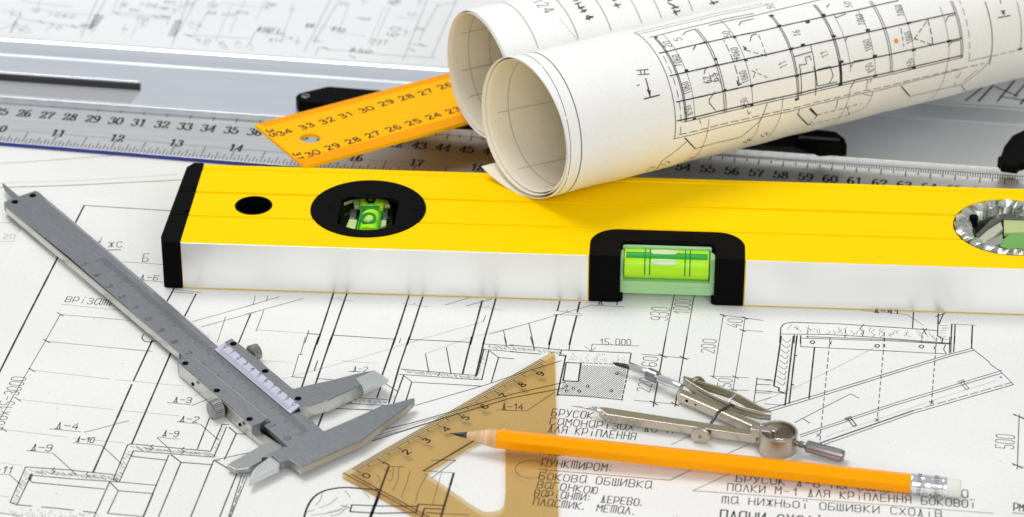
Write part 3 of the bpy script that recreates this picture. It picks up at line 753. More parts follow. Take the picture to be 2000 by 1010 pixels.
I.many([[(0, 130), (110, 150)], [(10, 60), (118, 76)], [(60, 190), (100, 112)], [(250, -20), (200, 70)], [(300, 128), (262, 196)], [(480, 160), (470, 190)], [(700, -30), (655, 60)], [(735, -30), (690, 62)], [(820, 90), (760, 220)], [(985, 106), (965, 150)], [(645, 80), (975, 120)],
        [(240, 60), (560, 92)], [(1250, -10), (1120, 215)], [(1340, 40), (1250, 240)], [(1120, 215), (1200, 270)], [(1430, -20), (1330, 190)], [(1480, 185), (1600, 200)], [(1560, -30), (1480, 120)], [(1290, 20), (1560, 48)], [(1700, 60), (1640, 200)], [(1500, 150), (1660, 170)],
        [(2230, 40), (2140, 250)], [(2260, 40), (2180, 230)], [(2020, 40), (1960, 190)], [(1960, 190), (2120, 210)], [(2350, -20), (2500, -5)], [(2300, 100), (2420, 112)], [(1850, 150), (1985, 168)]], 0.024, gi)
for _ in range(34):
    x = rr.uniform(0, 2500); y = rr.uniform(0, 250)*(1 if x > 1000 else .7)
    if rr.random() < .5: I.text(rr.choice(['1060', '850', '220', '75', '42']), (x, y), (x+rr.uniform(45, 80), y+6), .26, .022, gi, 'round')
    else: I.many([[(x-12, y-9), (x+12, y+9)], [(x-20, y), (x+26, y+4)], [(x+6, y-30), (x-12, y+28)]], .022, gi)
# darker part of the plan showing under the rolls at the right
I.tile(1500, 0, 2.97)
I.many([[(1260, 495), (1145, 585)], [(1320, 480), (1220, 590)], [(1430, 468), (1330, 590)], [(1500, 480), (1430, 560)], [(1320, 505), (1450, 560)], [(1345, 560), (1500, 585)], [(1500, 560), (1465, 605)]], 0.09, 'black ink')
I.build(back, {'plan ink': 'ink_drawing', 'black ink': 'bold_ink_drawing'})

# ================================================================== yellow spirit level
a = P(352, 473, 2.05); b = P(2000, 524.5, 2.05)
ax = (b-a); ax.z = 0
LV = Frame((a.x, a.y, 0.02), ax)
ang = math.atan2(ax.y, ax.x)
level = thing('spirit_level', 'long bright yellow spirit level lying on its side with green vials and black end cap', 'spirit level', LV(0, 0), ang)
ZT = 2.03
prof = [(0, 0), (0, ZT-.03), (.03, ZT)]
for y in (2.08, 3.96): prof += [(y-.05, ZT), (y-.045, ZT-.07), (y+.035, ZT-.07), (y+.05, ZT-.012)] if y < 3 else [(y-.05, ZT-.012), (y-.035, ZT-.07), (y+.045, ZT-.07), (y+.05, ZT)]
prof += [(5.78, ZT), (5.79, ZT-.05), (5.88, ZT-.05), (5.92, ZT), (6.20, ZT), (6.25, ZT-.05), (6.25, 0)]
PF = Frame(LV(0, 0, 0), LV.y, LV.z)           # x: depth, y: up, z: along the level
bodyvf = prism(PF, prof, 0.0, 58.0)
LV2 = Frame(LV(0, 0, 0), LV.x)
cut = [prism(LV2, circle(2.42, 3.02, .72, 40, .72), 1.0, 3), prism(LV2, circle(6.92, 3.03, 2.26, 72), -1, 3), prism(LV2, circle(31.78, 3.13, 2.18, 72), .25, 3),
       prism(LV2, [(15.66, -1)]+[(21.58, -1)]+[(21.58, .95)]+[(20.53+1.05*math.cos(rad(t)), .95+1.05*math.sin(rad(t))) for t in range(8, 91, 8)]+[(16.71+1.05*math.cos(rad(t)), .95+1.05*math.sin(rad(t))) for t in range(92, 181, 8)], -1, 3)]
mk('body', boolean(bodyvf, cut), 'yellow paint', level, bevel=0.02)
for u0, u1 in ((0.02, 15.62), (21.62, 57.9)):
    mk('milled_edge', box(LV, (u0, -.035, .05), (u1, 0.0, ZT-.012)), 'milled aluminium', level, bevel=0.008)
mk('hand_hole_liner', prism(LV, circle(2.42, 3.02, .718, 40), 1.02, 1.08), 'dark hollow', level)
mk('hand_hole_sleeve', prism(LV, circle(2.42, 3.02, .735, 40), 1.0, ZT+.012, [circle(2.42, 3.02, .66, 40)]), 'black plastic', level, bevel=.015)
# end cap : three blocks with shallow joints, chamfered outside
capo = [(-.02, -.06), (-.02, 6.29), (-.42, 6.29), (-.66, 5.9), (-.80, .35), (-.74, .02), (-.60, -.06)]
capv = prism(LV, capo, 0.0, ZT+.03)
cuts = [box(LV, (-1, y-.02, ZT-.03), (.1, y+.02, 3)) for y in (2.1, 3.95)] + [box(LV, (-.16, y, ZT-.05), (.1, y+.18, 3)) for y in (2.25, 4.12)]
mk('end_cap', boolean(capv, cuts), 'black plastic', level, bevel=0.035)
# block vial in its black U-shaped housing
def ushape(u0, u1, y1, r, y0):
    return [(u0, y0), (u1, y0), (u1, y1-r)] + [(u1-r+r*math.cos(rad(t)), y1-r+r*math.sin(rad(t))) for t in range(8, 91, 8)] + [(u0+r+r*math.cos(rad(t)), y1-r+r*math.sin(rad(t))) for t in range(92, 181, 8)]
outer = ushape(15.68, 21.56, 1.99, 1.05, -.05)
inner = [(16.84, -.3), (16.84, .75), (16.92, .98), (17.1, 1.06), (20.2, 1.06), (20.38, .98), (20.46, .75), (20.46, -.3)]
hv = boolean(prism(LV, outer, 0.0, ZT+.035), [prism(LV, inner, -1, 3), box(LV, (15.4, -.3, -.5), (16.84, .02, .0)), box(LV, (17.6, .9, ZT-.01), (19.8, 1.2, 3))])
house = mk('vial_housing', hv, 'black plastic', level, bevel=0.04)
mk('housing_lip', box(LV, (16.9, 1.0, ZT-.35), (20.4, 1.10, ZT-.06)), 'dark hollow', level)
for u0, u1 in ((16.6, 16.97), (20.34, 20.75)):
    mk('housing_foot', prism(LV, roundrect(u0, -.02, u1, .45, .12), 0.0, .30), 'black plastic', level, bevel=.04)
ab = mk('acrylic_block', prism(LV, [(16.85, .2), (20.45, .2), (20.45, 1.0), (16.87, 1.0)], .26, .80), 'milky acrylic', level, bevel=.03)
mk('rear_wall', prism(LV, [(20.32, .86), (20.32, .98), (20.22, 1.05), (17.1, 1.05), (16.92, .98), (16.92, .86)], .80, 1.96), 'milky acrylic', ab, bevel=.03)
mk('end_block', prism(LV, [(20.27, .22), (20.45, .22), (20.45, .62), (20.32, .80), (20.27, .80)], .80, 1.85), 'milky acrylic', ab, bevel=.02)
mk('end_block', prism(LV, [(16.85, .22), (16.97, .22), (16.97, .80), (16.85, .80)], .80, 1.85), 'milky acrylic', ab, bevel=.02)
VC = Frame(LV(16.98, .62, 1.36), LV.x)
vial = mk('vial', lathe(VC, [(0, .45), (.03, .55), (3.22, .55), (3.26, .45)], 48), 'vial liquid', level, smooth=True, autos=40)
def arc_strip(u0, u1, r, p0, p1, n=24):
    v = []; f = []
    for i in range(n+1):
        t = rad(p0+(p1-p0)*i/n); y = -r*math.cos(t); z = r*math.sin(t)
        v += [VC(u0, y, z), VC(u1, y, z)]
    for i in range(n): f.append((2*i, 2*i+1, 2*i+3, 2*i+2))
    return v, f
mk('vial_core', lathe(Frame(VC(.1, 0, 0), LV.x), [(0, .40), (3.0, .40)], 32), mat('vial core green', (0.60, 1.0, 0.012), 0.35), vial, smooth=True, autos=40)
mk('dark_band', arc_strip(.08, 3.18, .560, 52, 82), 'vial green', vial, smooth=True)  # refraction in the vial's upper part, painted as a dark green strip
for u in (.78, .97, 2.31, 2.50):
    mk('ring_mark', arc_strip(u, u+.042, .566, -20, 150, 30), 'vial target', vial, smooth=True)
def capsule(fr, L, ry, rz, n=20):
    v = []; f = []; m = 14
    for j in range(m+1):
        t = math.pi*j/m; x = -math.cos(t)*(L/2); k = math.sin(t)**.45
        for i in range(n):
            q = 2*math.pi*i/n; v.append(fr(x, ry*k*math.cos(q), rz*k*math.sin(q)))
    for j in range(m):
        for i in range(n):
            k = (i+1) % n; f.append((j*n+i, (j+1)*n+i, (j+1)*n+k, j*n+k))
    return v, f
for p, wd in ((88, .17), (38, .13)):  # second capsule is the bubble's reflection, modelled as a shape
    t = rad(p); fr = Frame(VC(1.52, -.55*math.cos(t), .55*math.sin(t)), LV.x, ez=-LV.y*math.cos(t)+LV.z*math.sin(t))
    mk('bubble_and_image', capsule(fr, 1.0, wd, .03), 'vial bubble', vial, smooth=True)
# left round vial
cx, cy = 6.92, 3.03
op = [(cx+.02+x, cy-.32+y) for x, y in ([(1.12, -.85)]+[(1.12, .75)]+[(1.45*math.cos(rad(t)), 1.40*math.sin(rad(t))) for t in range(40, 141, 10)]+[(-1.12, .75), (-1.12, -.85)]+[(1.45*math.cos(rad(t)), 1.40*math.sin(rad(t))) for t in range(220, 321, 10)])]
bz = mk('vial_bezel', prism(LV, circle(cx, cy, 2.25, 96), ZT-.13, ZT+.03, [op]), 'black plastic', level, bevel=.03)
mk('bezel_rib', prism(LV, [(cx-.9, cy+.82), (cx+.95, cy+.82), (cx+1.2, cy+.45), (cx+1.32, cy+.5), (cx+1.05, cy+.98), (cx-1.0, cy+.98)], ZT+.02, ZT+.05), 'black plastic', bz, bevel=.015)
for u in (cx-1.5, cx+1.78):
    mk('screw_hole', prism(LV, circle(u, cy-.05, .09, 16, .12), ZT+.02, ZT+.034), 'dark hollow', bz)
mk('vial_well', prism(LV, circle(cx, cy, 2.2, 48), .02, .10), 'dark hollow', level)
mk('well_wall', prism(LV, circle(cx, cy, 2.22, 64), .1, 1.34, [circle(cx, cy, 2.12, 64)]), 'dark hollow', level)
def lp(z, *pts): return [LV.px(x, y, z) for x, y in pts]
va = LV.px(719, 455, 1.5); vb_ = LV.px(728, 396, 1.5)
v2 = Frame(LV(va[0], va[1], 1.30), LV(vb_[0], vb_[1], 1.30)-LV(va[0], va[1], 1.30))
lv = mk('vial', lathe(v2, [(0, .40), (.05, .46), (2.2, .46), (2.25, .40)], 40), mat('plumb vial green', (0.42, 1.0, 0.01), 0.15), level, smooth=True, autos=40)
tc = LV.px(719.5, 426, 1.80)
tg = Frame(LV(tc[0], tc[1], 1.76), LV.x)
mk('target_ring', prism(tg, circle(0, 0, .30, 36, .44), 0, .035, [circle(0, 0, .20, 36, .30)]), 'vial target', lv)
mk('target_dot', prism(tg, circle(0, -.03, .11, 24, .16), 0, .03), 'vial pale', lv)
mk('dark_band', prism(LV, lp(1.8, (701, 402), (742, 402), (742, 407), (701, 409)), 1.74, 1.78), 'vial target', lv, bevel=.01)
mk('dark_edge', prism(LV, lp(1.8, (742, 408), (746, 408), (741, 449), (736, 449)), 1.5, 1.72), 'vial green', lv, bevel=.02)
mk('dark_edge', prism(LV, lp(1.8, (704, 409), (707, 409), (699, 449), (695, 449)), 1.5, 1.72), 'vial green', lv, bevel=.02)
mk('cap_block', prism(LV, lp(1.7, (704, 388), (712, 381), (745, 381), (750, 400), (748, 406), (703, 406)), 1.5, 1.7), mat('cap green', (.50, .90, .02), .15), lv, bevel=.03)
fk = lp(1.86, (715.5, 379), (717, 391), (721, 395), (729, 395), (731, 391), (732, 379))
mk('fork', tube([LV(u, v, 1.84) for u, v in fk], .055), 'black plastic', lv, smooth=True)
wing = mat('frosted wing', (.55, .72, .25), .2)
for pts in (((670, 395), (690, 386), (713, 381), (706, 388), (705, 404), (692, 404), (689, 390), (672, 397)), ((744, 382), (756, 388), (762, 402), (751, 402), (746, 392)), ((676, 443), (694, 448), (698, 430), (682, 428)), ((740, 446), (754, 441), (755, 430), (744, 430))):
    mk('acrylic_wing', prism(LV, lp(1.6, *pts), 1.45, 1.6), wing, lv, bevel=.03)
for pts in (((684, 408), (697, 408), (695, 428), (682, 427)), ((748, 408), (758, 408), (757, 428), (746, 428))):
    mk('smoky_strut', prism(LV, lp(1.5, *pts), 1.35, 1.5), mat('strut grey', (.10, .11, .09), .25), lv, bevel=.05)
mk('acrylic_block', prism(LV, lp(1.3, (664, 400), (690, 384), (748, 384), (768, 400), (766, 438), (745, 450), (680, 450), (664, 440)), 1.0, 1.28), mat('dark clear', (.02, .035, .015), .1), level)
# right vial : clear scalloped insert without its cover
cx, cy = 31.78, 3.13
mk('vial_well', prism(LV, circle(cx, cy, 2.15, 48), .27, .32), mat('well grey', (.34, .37, .30), .4, .3), level)
mk('well_wall', prism(LV, circle(cx, cy, 2.17, 64), .3, 1.5, [circle(cx, cy, 2.05, 64)]), 'dark hollow', level)
n = 84; v = []; f = []
rng = random.Random(3)
for i in range(n):
    t = 2*math.pi*i/n; wv = math.sin(t*21)
    for r, z in ((2.13+.03*wv, 1.4), (2.12+.045*wv, 2.05+.03*wv), (1.93+.07*wv, 2.14+.05*rng.random()), (1.62+.09*math.sin(t*21+1.4), 1.98+.10*rng.random()), (1.40+.05*rng.random(), 1.72+.08*rng.random()), (1.30, 1.35)):
        v.append(LV(cx+r*math.cos(t), cy+r*math.sin(t), z-.02))
for i in range(n):
    k = (i+1) % n
    for j in range(5): f.append((i*6+j, i*6+j+1, k*6+j+1, k*6+j))
    f.append((i*6+5, i*6, k*6, k*6+5))
ins = mk('scalloped_insert', (v, f), 'crystal', level)
mk('foil_ring', prism(LV, circle(cx, cy, 2.0, 64), 1.0, 1.25, [circle(cx, cy, 1.15, 24)]), mat('foil', (.55, .58, .52), .25, .9), level, bevel=.05)
mk('peg_hole', prism(LV, circle(cx-1.35, cy+.55, .17, 20), 1.7, 2.16), 'dark hollow', ins, bevel=.02)
for pts, z, c in ((((1905, 458), (1925, 440), (1955, 411), (2040, 414), (2040, 430), (1960, 427), (1930, 447), (1912, 463)), 1.78, mat('smoky clear', (.10, .10, .09), .2, .2)),
                  (((1906, 462), (1932, 447), (1955, 433), (1959, 447), (1941, 463), (1921, 474)), 1.72, mat('hazy clear', (.50, .50, .38), .2)),
                  (((1918, 474), (1944, 464), (1958, 456), (1960, 474), (1940, 482)), 1.66, 'well grey'),
                  (((1960, 426), (2035, 431), (2035, 452), (1961, 455)), 1.70, mat('pale green clear', (.50, .58, .24), .2)),
                  (((1950, 474), (1973, 457), (2035, 449), (2035, 484), (1975, 486), (1955, 482)), 1.62, mat('leaf green', (.16, .42, .08), .2))):
    mk('vial_piece', prism(LV, lp(z, *pts), z-.2, z), c, ins, bevel=.04)
# ================================================================== steel ruler
a = P(13.5, 202, .14); b = P(1962, 360, .14)
rx = (b-a); rx.z = 0; cmu = rx.length/42.0
RL = Frame((a.x, a.y, -.04), rx)                # u = 0 at the 25 cm mark; v grows away from the camera
rul = thing('steel_ruler', 'long steel ruler with black cm and inch numerals between aluminium bar and yellow level', 'ruler', RL(0, 0), math.atan2(rx.y, rx.x))
v_lo = RL.px(0, 275, .14)[1]; v_lo2 = RL.px(500, 319.5, .14)[1]
WD0 = (v_lo+v_lo2)/2
bl = mk('blade', box(RL, (-26*cmu, WD0, 0.0), (76*cmu, 1.0, .17)), 'ruler steel', rul, bevel=.01)
mk('blue_edge', box(RL, (-26*cmu, WD0-.02, 0.0), (76*cmu, WD0, .168)), 'dark blue', rul)  # thin dark blue strip along the near edge
SR = Plane(RL, .17)
g = G(); gg = G()
vt = RL.px(13.5, 202, .14)[1]+.62
for k in range(-20, 480):
    u = k*.1*cmu
    L = .62 if k % 10 == 0 else (.42 if k % 5 == 0 else .30)
    ribbon(g, SR, [(u, .97), (u, {.62: 0.0, .42: .20, .30: .44}[L])], .050 if k % 5 else .050)
for c in range(23, 75):
    if c < 25-2: continue
    u = (c-25)*cmu
    letters(g, SR, str(c), (u-.29, -1.03), (u+.29, -1.03), .58, .095, 'serif', gap=.2, jit=0)
vb = WD0+.06
for q in range(16*9, 16*29):                    # sixteenths of an inch
    u = (q/16*2.54-25)*cmu
    L = {0: .95, 8: .95, 4: .58, 12: .58}.get(q % 16, .44 if q % 2 == 0 else .28)
    ribbon(gg, SR, [(u, vb), (u, vb+L)], .034)
for c in range(9, 30):
    u = (c*2.54-25)*cmu
    letters(gg, SR, str(c), (u-.27, vb+.80), (u+.27, vb+.80), .54, .095, 'serif', gap=.2, jit=0)
ribbon(gg, SR, [(-26*cmu, vb+1.02), (76*cmu, vb+.98)], .014)
mk('centimetre_scale', g.vf, 'etched black', bl, kind='stuff'); mk('inch_scale', gg.vf, 'etched black', bl, kind='stuff')

# ================================================================== aluminium bar at the back
a = P(0, 191, .4); b = P(2000, 334, .4); bx = (b-a); bx.z = 0
BR = Frame((a.x, a.y, .135), bx)                # u along, v away
Wb = (BR.px(0, 68, .45)[1]+BR.px(2000, 212, .45)[1])/2
bar = thing('aluminium_bar', 'pale aluminium ruling bar with a long slot and black grip, behind the steel ruler', 'ruling bar', BR(0, 0), math.atan2(bx.y, bx.x))
zr = .34
pr = [(0.02, 0), (0.02, zr-.09), (.03, zr-.05), (.13, zr-.04), (.20, zr-.035), (Wb*.35, zr-.02), (Wb*.66, zr+.02), (Wb*.685, zr+.05), (Wb*.71, zr+.045), (Wb*.74, zr-.07), (Wb*.84, zr-.085), (Wb*.95, zr-.07), (Wb*.965, zr-.03), (Wb-.04, zr-.03), (Wb, zr-.06), (Wb, -.1), (.35, -.1), (.35, 0)]
BF = Frame(BR(0, 0, 0), BR.y, BR.z)
sx1, _ = BR.px(275, 170, .45)
sl0 = BR.px(275, 188, .45)[1]; sl1 = BR.px(0, 141, .45)[1]
slot = [(-12, .27), (BR.px(262, 188, .45)[0], .27), BR.px(275, 178, .45), BR.px(275.5, 163, .45), (BR.px(272, 159, .45)[0], sl1), (-12, sl1)]
mk('profile', boolean(prism(BF, pr, -16, 60), [prism(BR, slot, -1, 2)]), 'bar aluminium', bar, bevel=.015)
mk('slot_floor', box(BR, (-14, .24, -.09), (sx1+.1, sl1-.22, .02)), mat('slot grey', (.60, .60, .60), .35, .8), bar)
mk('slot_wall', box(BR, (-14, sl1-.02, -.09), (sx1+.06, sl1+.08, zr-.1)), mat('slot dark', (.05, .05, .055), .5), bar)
mk('near_lip', box(BR, (-16, -.012, zr-.09), (60, .08, zr-.005)), 'bright aluminium', bar, bevel=.012)
def bpx(x, y, z): return BR.px(x, y, z)
h = .95
grip = [bpx(x, y, h) for x, y in ((577, 189), (583, 182), (641, 168), (900, 188), (1500, 243), (1632, 256), (1650, 270), (1655, 283), (1600, 285), (1552, 266), (1200, 243), (800, 220), (583, 197))]
gp = mk('grip', prism(BR, grip, zr-.05, h-.13), 'black plastic', bar, bevel=.06)
sc = bpx(594, 186+3, h)
mk('screw', prism(BR, circle(sc[0]+.05, sc[1]+.05, .19, 20), h-.13, h-.10), 'knurled steel', gp, bevel=.02)
mk('screw_slot', box(BR, (sc[0]-.07, sc[1]+.03, h-.10), (sc[0]+.17, sc[1]+.07, h-.092)), 'dark hollow', gp)
mk('grip_ridge', prism(BR, [bpx(x, y, h) for x, y in ((1560, 266), (1640, 272), (1640, 276), (1560, 270))], h-.14, h-.10), mat('lighter plastic', (.06, .06, .06), .35), gp)  # lighter grey strip near the right end of the grip
kn = [bpx(x, y, .8) for x, y in ((2080, 262), (2040, 248), (2000, 253), (1977, 264), (1961, 285), (1955, 303), (1949, 306), (1949, 312), (1954, 316), (1956, 321), (1988, 325), (1991, 320), (2010, 316), (2080, 322))]
mk('end_grip', prism(BR, kn, zr-.05, .66), 'black plastic', bar, bevel=.05)
g = G()
SB = Plane(BR, .02)
for i, u in enumerate([.3, .55, 1.6, 1.85, 2.4, 2.7, 4.2, 4.6, 4.9]): letters(g, SB, '0', (u, .42), (u+.16, .42), .14, .05, 'round', jit=0)
mk('slot_reflection_marks', g.vf, 'etched grey', bar, kind='stuff')  # reflection of the ruler's numerals drawn in as small marks

# ================================================================== orange yellow try-square blade with an angled end
p0 = P(497, 243, 2.10); p1 = P(868, 145, 1.78); p2 = P(595, 325, 2.13)
BL = Frame(p0, p1-p0, p2-p0)                    # y runs towards the camera here
if BL.z.z < 0: BL = Frame(p0, p1-p0, p2-p0); 
def blpx(x, y):
    d = ray(x, y); n = BL.z; t = (BL.o-CAM).dot(n)/d.dot(n); q = BL.inv(CAM+d*t); return (q[0], q[1])
q2 = blpx(595, 325); q3 = blpx(900, 240)
wd = (q2[1]+q3[1])/2
LB = 17.0
bt = thing('square_blade', 'orange yellow ruler blade with slanted holed end, passing under the paper rolls', 'ruler blade', BL(0, 0))
hc = blpx(606, 270)
sgn = 1 if BL.z.z > 0 else -1
zz = (-.16, 0.0) if sgn > 0 else (0.0, .16)
bv = prism(BL, [(0.02, 0), (LB, 0), (LB, wd), (q2[0], q2[1])], zz[0], zz[1], [circle(hc[0], hc[1], .42, 32)])
blade = mk('blade', bv, 'orange yellow paint', bt, bevel=.012)
bw = .42*sgn
top = 0.0
class BS:
    step = 99
    @staticmethod
    def uv(x, y): return blpx(x, y)
    @staticmethod
    def at(u, v): return BL(u, v, .006*sgn)
for (a0, a1, b1, b0) in (((.12, .0), (LB, .0), (LB, .42*(1 if wd > 0 else -1)), (.30, .42*(1 if wd > 0 else -1))), ((q2[0]-.02, wd), (LB, wd), (LB, wd-.62*(1 if wd > 0 else -1)), (q2[0]-.02, wd-.62*(1 if wd > 0 else -1)))):
    mk('bevelled_margin', prism(BL, [a0, a1, b1, b0], min(.001*sgn, .004*sgn), max(.001*sgn, .004*sgn)), 'orange bevel paint', blade)
g = G()
for n_, (x, y) in {34: (560, 262), 33: (603, 250), 32: (643, 239), 31: (681, 228), 30: (720, 217), 29: (759, 204), 28: (798, 193), 27: (836, 183), 26: (874, 171)}.items():
    letters(g, BS, str(n_), BS.uv(x-13, y+4), BS.uv(x+13, y-4), .36, .070, 'round', gap=.2, jit=0, flip=-1)
for n_, (x, y) in {30: (615, 303), 29: (654, 290), 28: (694, 278), 27: (733, 266), 26: (773, 254), 25: (812, 242), 24: (851, 230), 23: (890, 219)}.items():
    letters(g, BS, str(n_), BS.uv(x-13, y+4), BS.uv(x+13, y-4), .36, .070, 'round', gap=.2, jit=0, flip=-1)
letters(g, BS, '35', BS.uv(519, 253), BS.uv(530, 268), .27, .065, 'round', gap=.2, jit=0, flip=-1)
letters(g, BS, '31', BS.uv(571, 299), BS.uv(583, 313), .27, .065, 'round', gap=.2, jit=0, flip=-1)
for i in range(0, 96):
    u = .3+i*.0958*1.0
    if i % 5 == 0: ribbon(g, BS, [(u+.0, .03*sgn*0), (u, (.12 if i % 10 else .2)*(1 if wd > 0 else -1))], .012)
mk('scale', g.vf, 'brown print', blade, kind='stuff')

# ================================================================== rolled drawings
class Roll:
    """a sheet wound to a spiral; angle t in degrees, 0 = far side, 90 = top, 180 = near side"""
    step = 0.35
    def __init__(s, A, B, L, R, t_out, turns, thick=.10, flare=0.0, flap=0.0, cut=0.35, s0=0.0, flapw=30):
        s.A = A; s.fr = Frame(A, B-A); s.L = L; s.R = R; s.t_out = t_out; s.turns = turns; s.th = thick; s.flare = flare; s.flap = flap; s.cut = cut; s.s0 = s0; s.fw = flapw
    def rad(s, d):                              # d = degrees travelled from the free outer edge
        return s.R-s.th*d/360*1.0+s.flare*math.exp(-d/34)
    def end(s, d):
        t = s.t_out-d
        e = s.s0-s.cut*math.cos(rad(t))-s.flap*max(0, 1-d/s.fw)**1.3
        e += .05*math.sin(rad(t*2+40))+.03*math.sin(rad(d*.7))
        if d > 330: e += .10*(d-330)/360
        return e
    def pos(s, x, d, lift=0):
        t = rad(s.t_out-d); r = s.rad(d)+lift+.014*math.sin(x*1.3+rad(s.t_out-d)*2)+.010*math.sin(x*2.7-d*.02)
        return s.fr(x, r*math.cos(t), r*math.sin(t))
    def uv(s, px, py):
        d0 = ray(px, py); f = s.fr
        o = f.inv(CAM); dd = Vector((d0.dot(f.x), d0.dot(f.y), d0.dot(f.z)))
        R = s.R
        for _ in range(4):
            a = dd.y**2+dd.z**2; b = 2*(o[1]*dd.y+o[2]*dd.z); c = o[1]**2+o[2]**2-R*R
            q = b*b-4*a*c
            t = (-b-math.sqrt(max(q, 0)))/(2*a)
            x = o[0]+dd.x*t; y = o[1]+dd.y*t; z = o[2]+dd.z*t
            ang_ = math.degrees(math.atan2(z, y)); d = (s.t_out-ang_) % 360
            R = s.rad(d)
        return (x, rad(d)*s.R)
    def at(s, u, v): return s.pos(u, math.degrees(v/s.R), .014)
    def build(s, name, label, cat, group):
        e = thing(name, label, cat, s.fr(0, 0, -s.R), math.atan2(s.fr.x.y, s.fr.x.x), group)
        n = int(s.turns*90); m = 90; v = []; f = []
        for i in range(n+1):
            d = i*4.0; e0 = s.end(d)
            for j in range(m+1):
                k = (j/m)**1.15; x = e0+(s.L-e0)*k
                v.append(s.pos(x, d))
        for i in range(n):
            for j in range(m):
                k = i*(m+1)+j; f.append((k, k+1, k+m+2, k+m+1))
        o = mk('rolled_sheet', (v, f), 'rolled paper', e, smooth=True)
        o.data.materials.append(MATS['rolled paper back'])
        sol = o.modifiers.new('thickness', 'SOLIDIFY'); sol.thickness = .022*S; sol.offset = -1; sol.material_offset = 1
        s.e = e; s.o = o
        return e
def mid(x, y, z): return P(x, y, z)
R1 = Roll(mid(1021, 249, 4.98), mid(2000, 14, 4.3), 33, 2.86, -52, 2.35, flare=.26, flap=.50, cut=.30, flapw=48)
R1.build('paper_roll', 'front rolled drawing with printed floor plan outside, resting across the yellow spirit level', 'rolled drawing', 'rolled drawings')
R2 = Roll(mid(936, 148, 4.45), mid(1915, -92, 4.3), 33, 2.72, 150, 2.1, thick=.09, cut=.10)
R2.build('paper_roll', 'rear rolled drawing with widely spaced rings outside, behind the other roll', 'rolled drawing', 'rolled drawings')
def ring(I, x, v0, v1, w=.03, c='black ink', dash=None):
    g = I.layer(c); n = max(2, int(abs(v1-v0)/.3))
    if dash:
        t = v0
        while t < v1:
            e = min(v1, t+dash[0]); ribbon(g, I.sf, [(x, t), (x, e)], w); t = e+dash[1]
    else: ribbon(g, I.sf, [(x, v0+(v1-v0)*i/n) for i in range(n+1)], w)
I = Ink(R1)
vis0 = rad(90)*0
full = 2*math.pi*R1.R
def rg(px, py, px2=None, py2=None, **k):        # a ring through a pixel, its arc limits read from pixels
    u, v = R1.uv(px, py)
    u2, v2_ = R1.uv(px2, py2)
    if py2 > py: u = u2*.8+u*.2                 # the lower point faces the lens and is the surer one
    else: u = u*.8+u2*.2
    ring(I, u, *sorted((v, v2_)), **k)
I.tile(1000, 0, 2.97)
def U3(x, y): return (1000+x/2.97, y/2.97)
def U4(x, y): return (1500+x/2.97, y/2.97)
# border rings near the open end
u, v = R1.uv(*U3(235, 470)); ring(I, u, .4, full*.93, w=.022, dash=(2.4, .12))
u, v = R1.uv(*U3(372, 640)); ring(I, u, .4, full*.93, w=.035)
# arcs of the plan's long walls
def long(p, q, w=.035, c='black ink', dash=None):
    a = R1.uv(*p); b = R1.uv(*q)
    vm = (a[1]+b[1])/2
    a = (a[0], vm+(a[1]-vm)*.6); b = (b[0], vm+(b[1]-vm)*.6)
    g = I.layer(c)
    if dash:
        t = a[0]
        while t < b[0]:
            e = min(b[0], t+dash[0]); ribbon(g, R1, [(t, a[1]+(b[1]-a[1])*(t-a[0])/(b[0]-a[0])), (e, a[1]+(b[1]-a[1])*(e-a[0])/(b[0]-a[0]))], w); t = e+dash[1]
    else:
        n = 24; ribbon(g, R1, [(a[0]+(b[0]-a[0])*i/n, a[1]+(b[1]-a[1])*i/n) for i in range(n+1)], w, jit=.15)
long(U3(715, 187), U4(-30, 20), .022, 'grey ink'); long(U3(735, 196), U4(0, 28), .022, 'grey ink')
long(U3(800, 215), U4(-85, 75), .03); long(U3(1140, 150), U4(330, -5), .03)
long(U3(850, 302), U4(760, 10), .045)
long(U3(912, 432), U4(1092, 82), .05)
long(U3(950, 582), U4(1126, 232), .05)
long(U3(957, 692), U4(1128, 330), .05); long(U3(990, 700), U4(1128, 342), .03)
long(U3(968, 772), U4(1250, 373), .03, dash=(.35, .14))
long(U3(936, 802), U4(600, 532), .026); long(U4(600, 532), U4(1120, 402), .026)
long(U4(1160, 355), U4(1290, 322), .024); long(U4(1300, 325), U4(1470, 285), .024, dash=(.3, .12))
rg(*U3(700, 190), *U3(945, 800), w=.030)
rg(*U3(915, 300), *U3(965, 775), w=.026, dash=(.3, .2))
for dx in (0, 8): rg(*U3(838+dx, 215), *U3(1000+dx, 705), w=.036)
rg(*U3(1046, 560), *U3(885, 200), w=.022, c='grey ink'); rg(*U3(1058, 690), *U3(1046, 560), w=.022, c='grey ink')
for dx in (0, 12): rg(*U3(1065+dx, 170), *U3(1230+dx, 650), w=.034)
rg(*U3(1232, 235), *U3(1318, 495), w=.036, dash=(.35, .12))
rg(*U3(1225, 120), *U3(1392, 618), w=.024, c='grey ink')
for dx in (0, 9): rg(*U4(10+dx, 85), *U4(165+dx, 575), w=.034)
for dx in (0, 10): rg(*U4(262+dx, 30), *U4(418+dx, 480), w=.042)
for dx in (0, 11): rg(*U4(590+dx, 5), *U4(706+dx, 415), w=.032)
rg(*U4(390, 90), *U4(478, 420), w=.022, c='grey ink'); rg(*U4(520, 60), *U4(622, 440), w=.022, c='grey ink')
rg(*U4(750, 30), *U4(848, 395), w=.022, c='grey ink')
for dx in (0, 10): rg(*U4(1062+dx, 5), *U4(1118+dx, 335), w=.034)
rg(*U4(1125, 0), *U4(1162, 345), w=.026, dash=(.3, .18))
rg(*U4(1262, 10), *U4(1280, 375), w=.04); rg(*U4(1442, 10), *U4(1462, 285), w=.026)
rg(*U4(1000, 40), *U4(1050, 300), w=.022, c='grey ink')
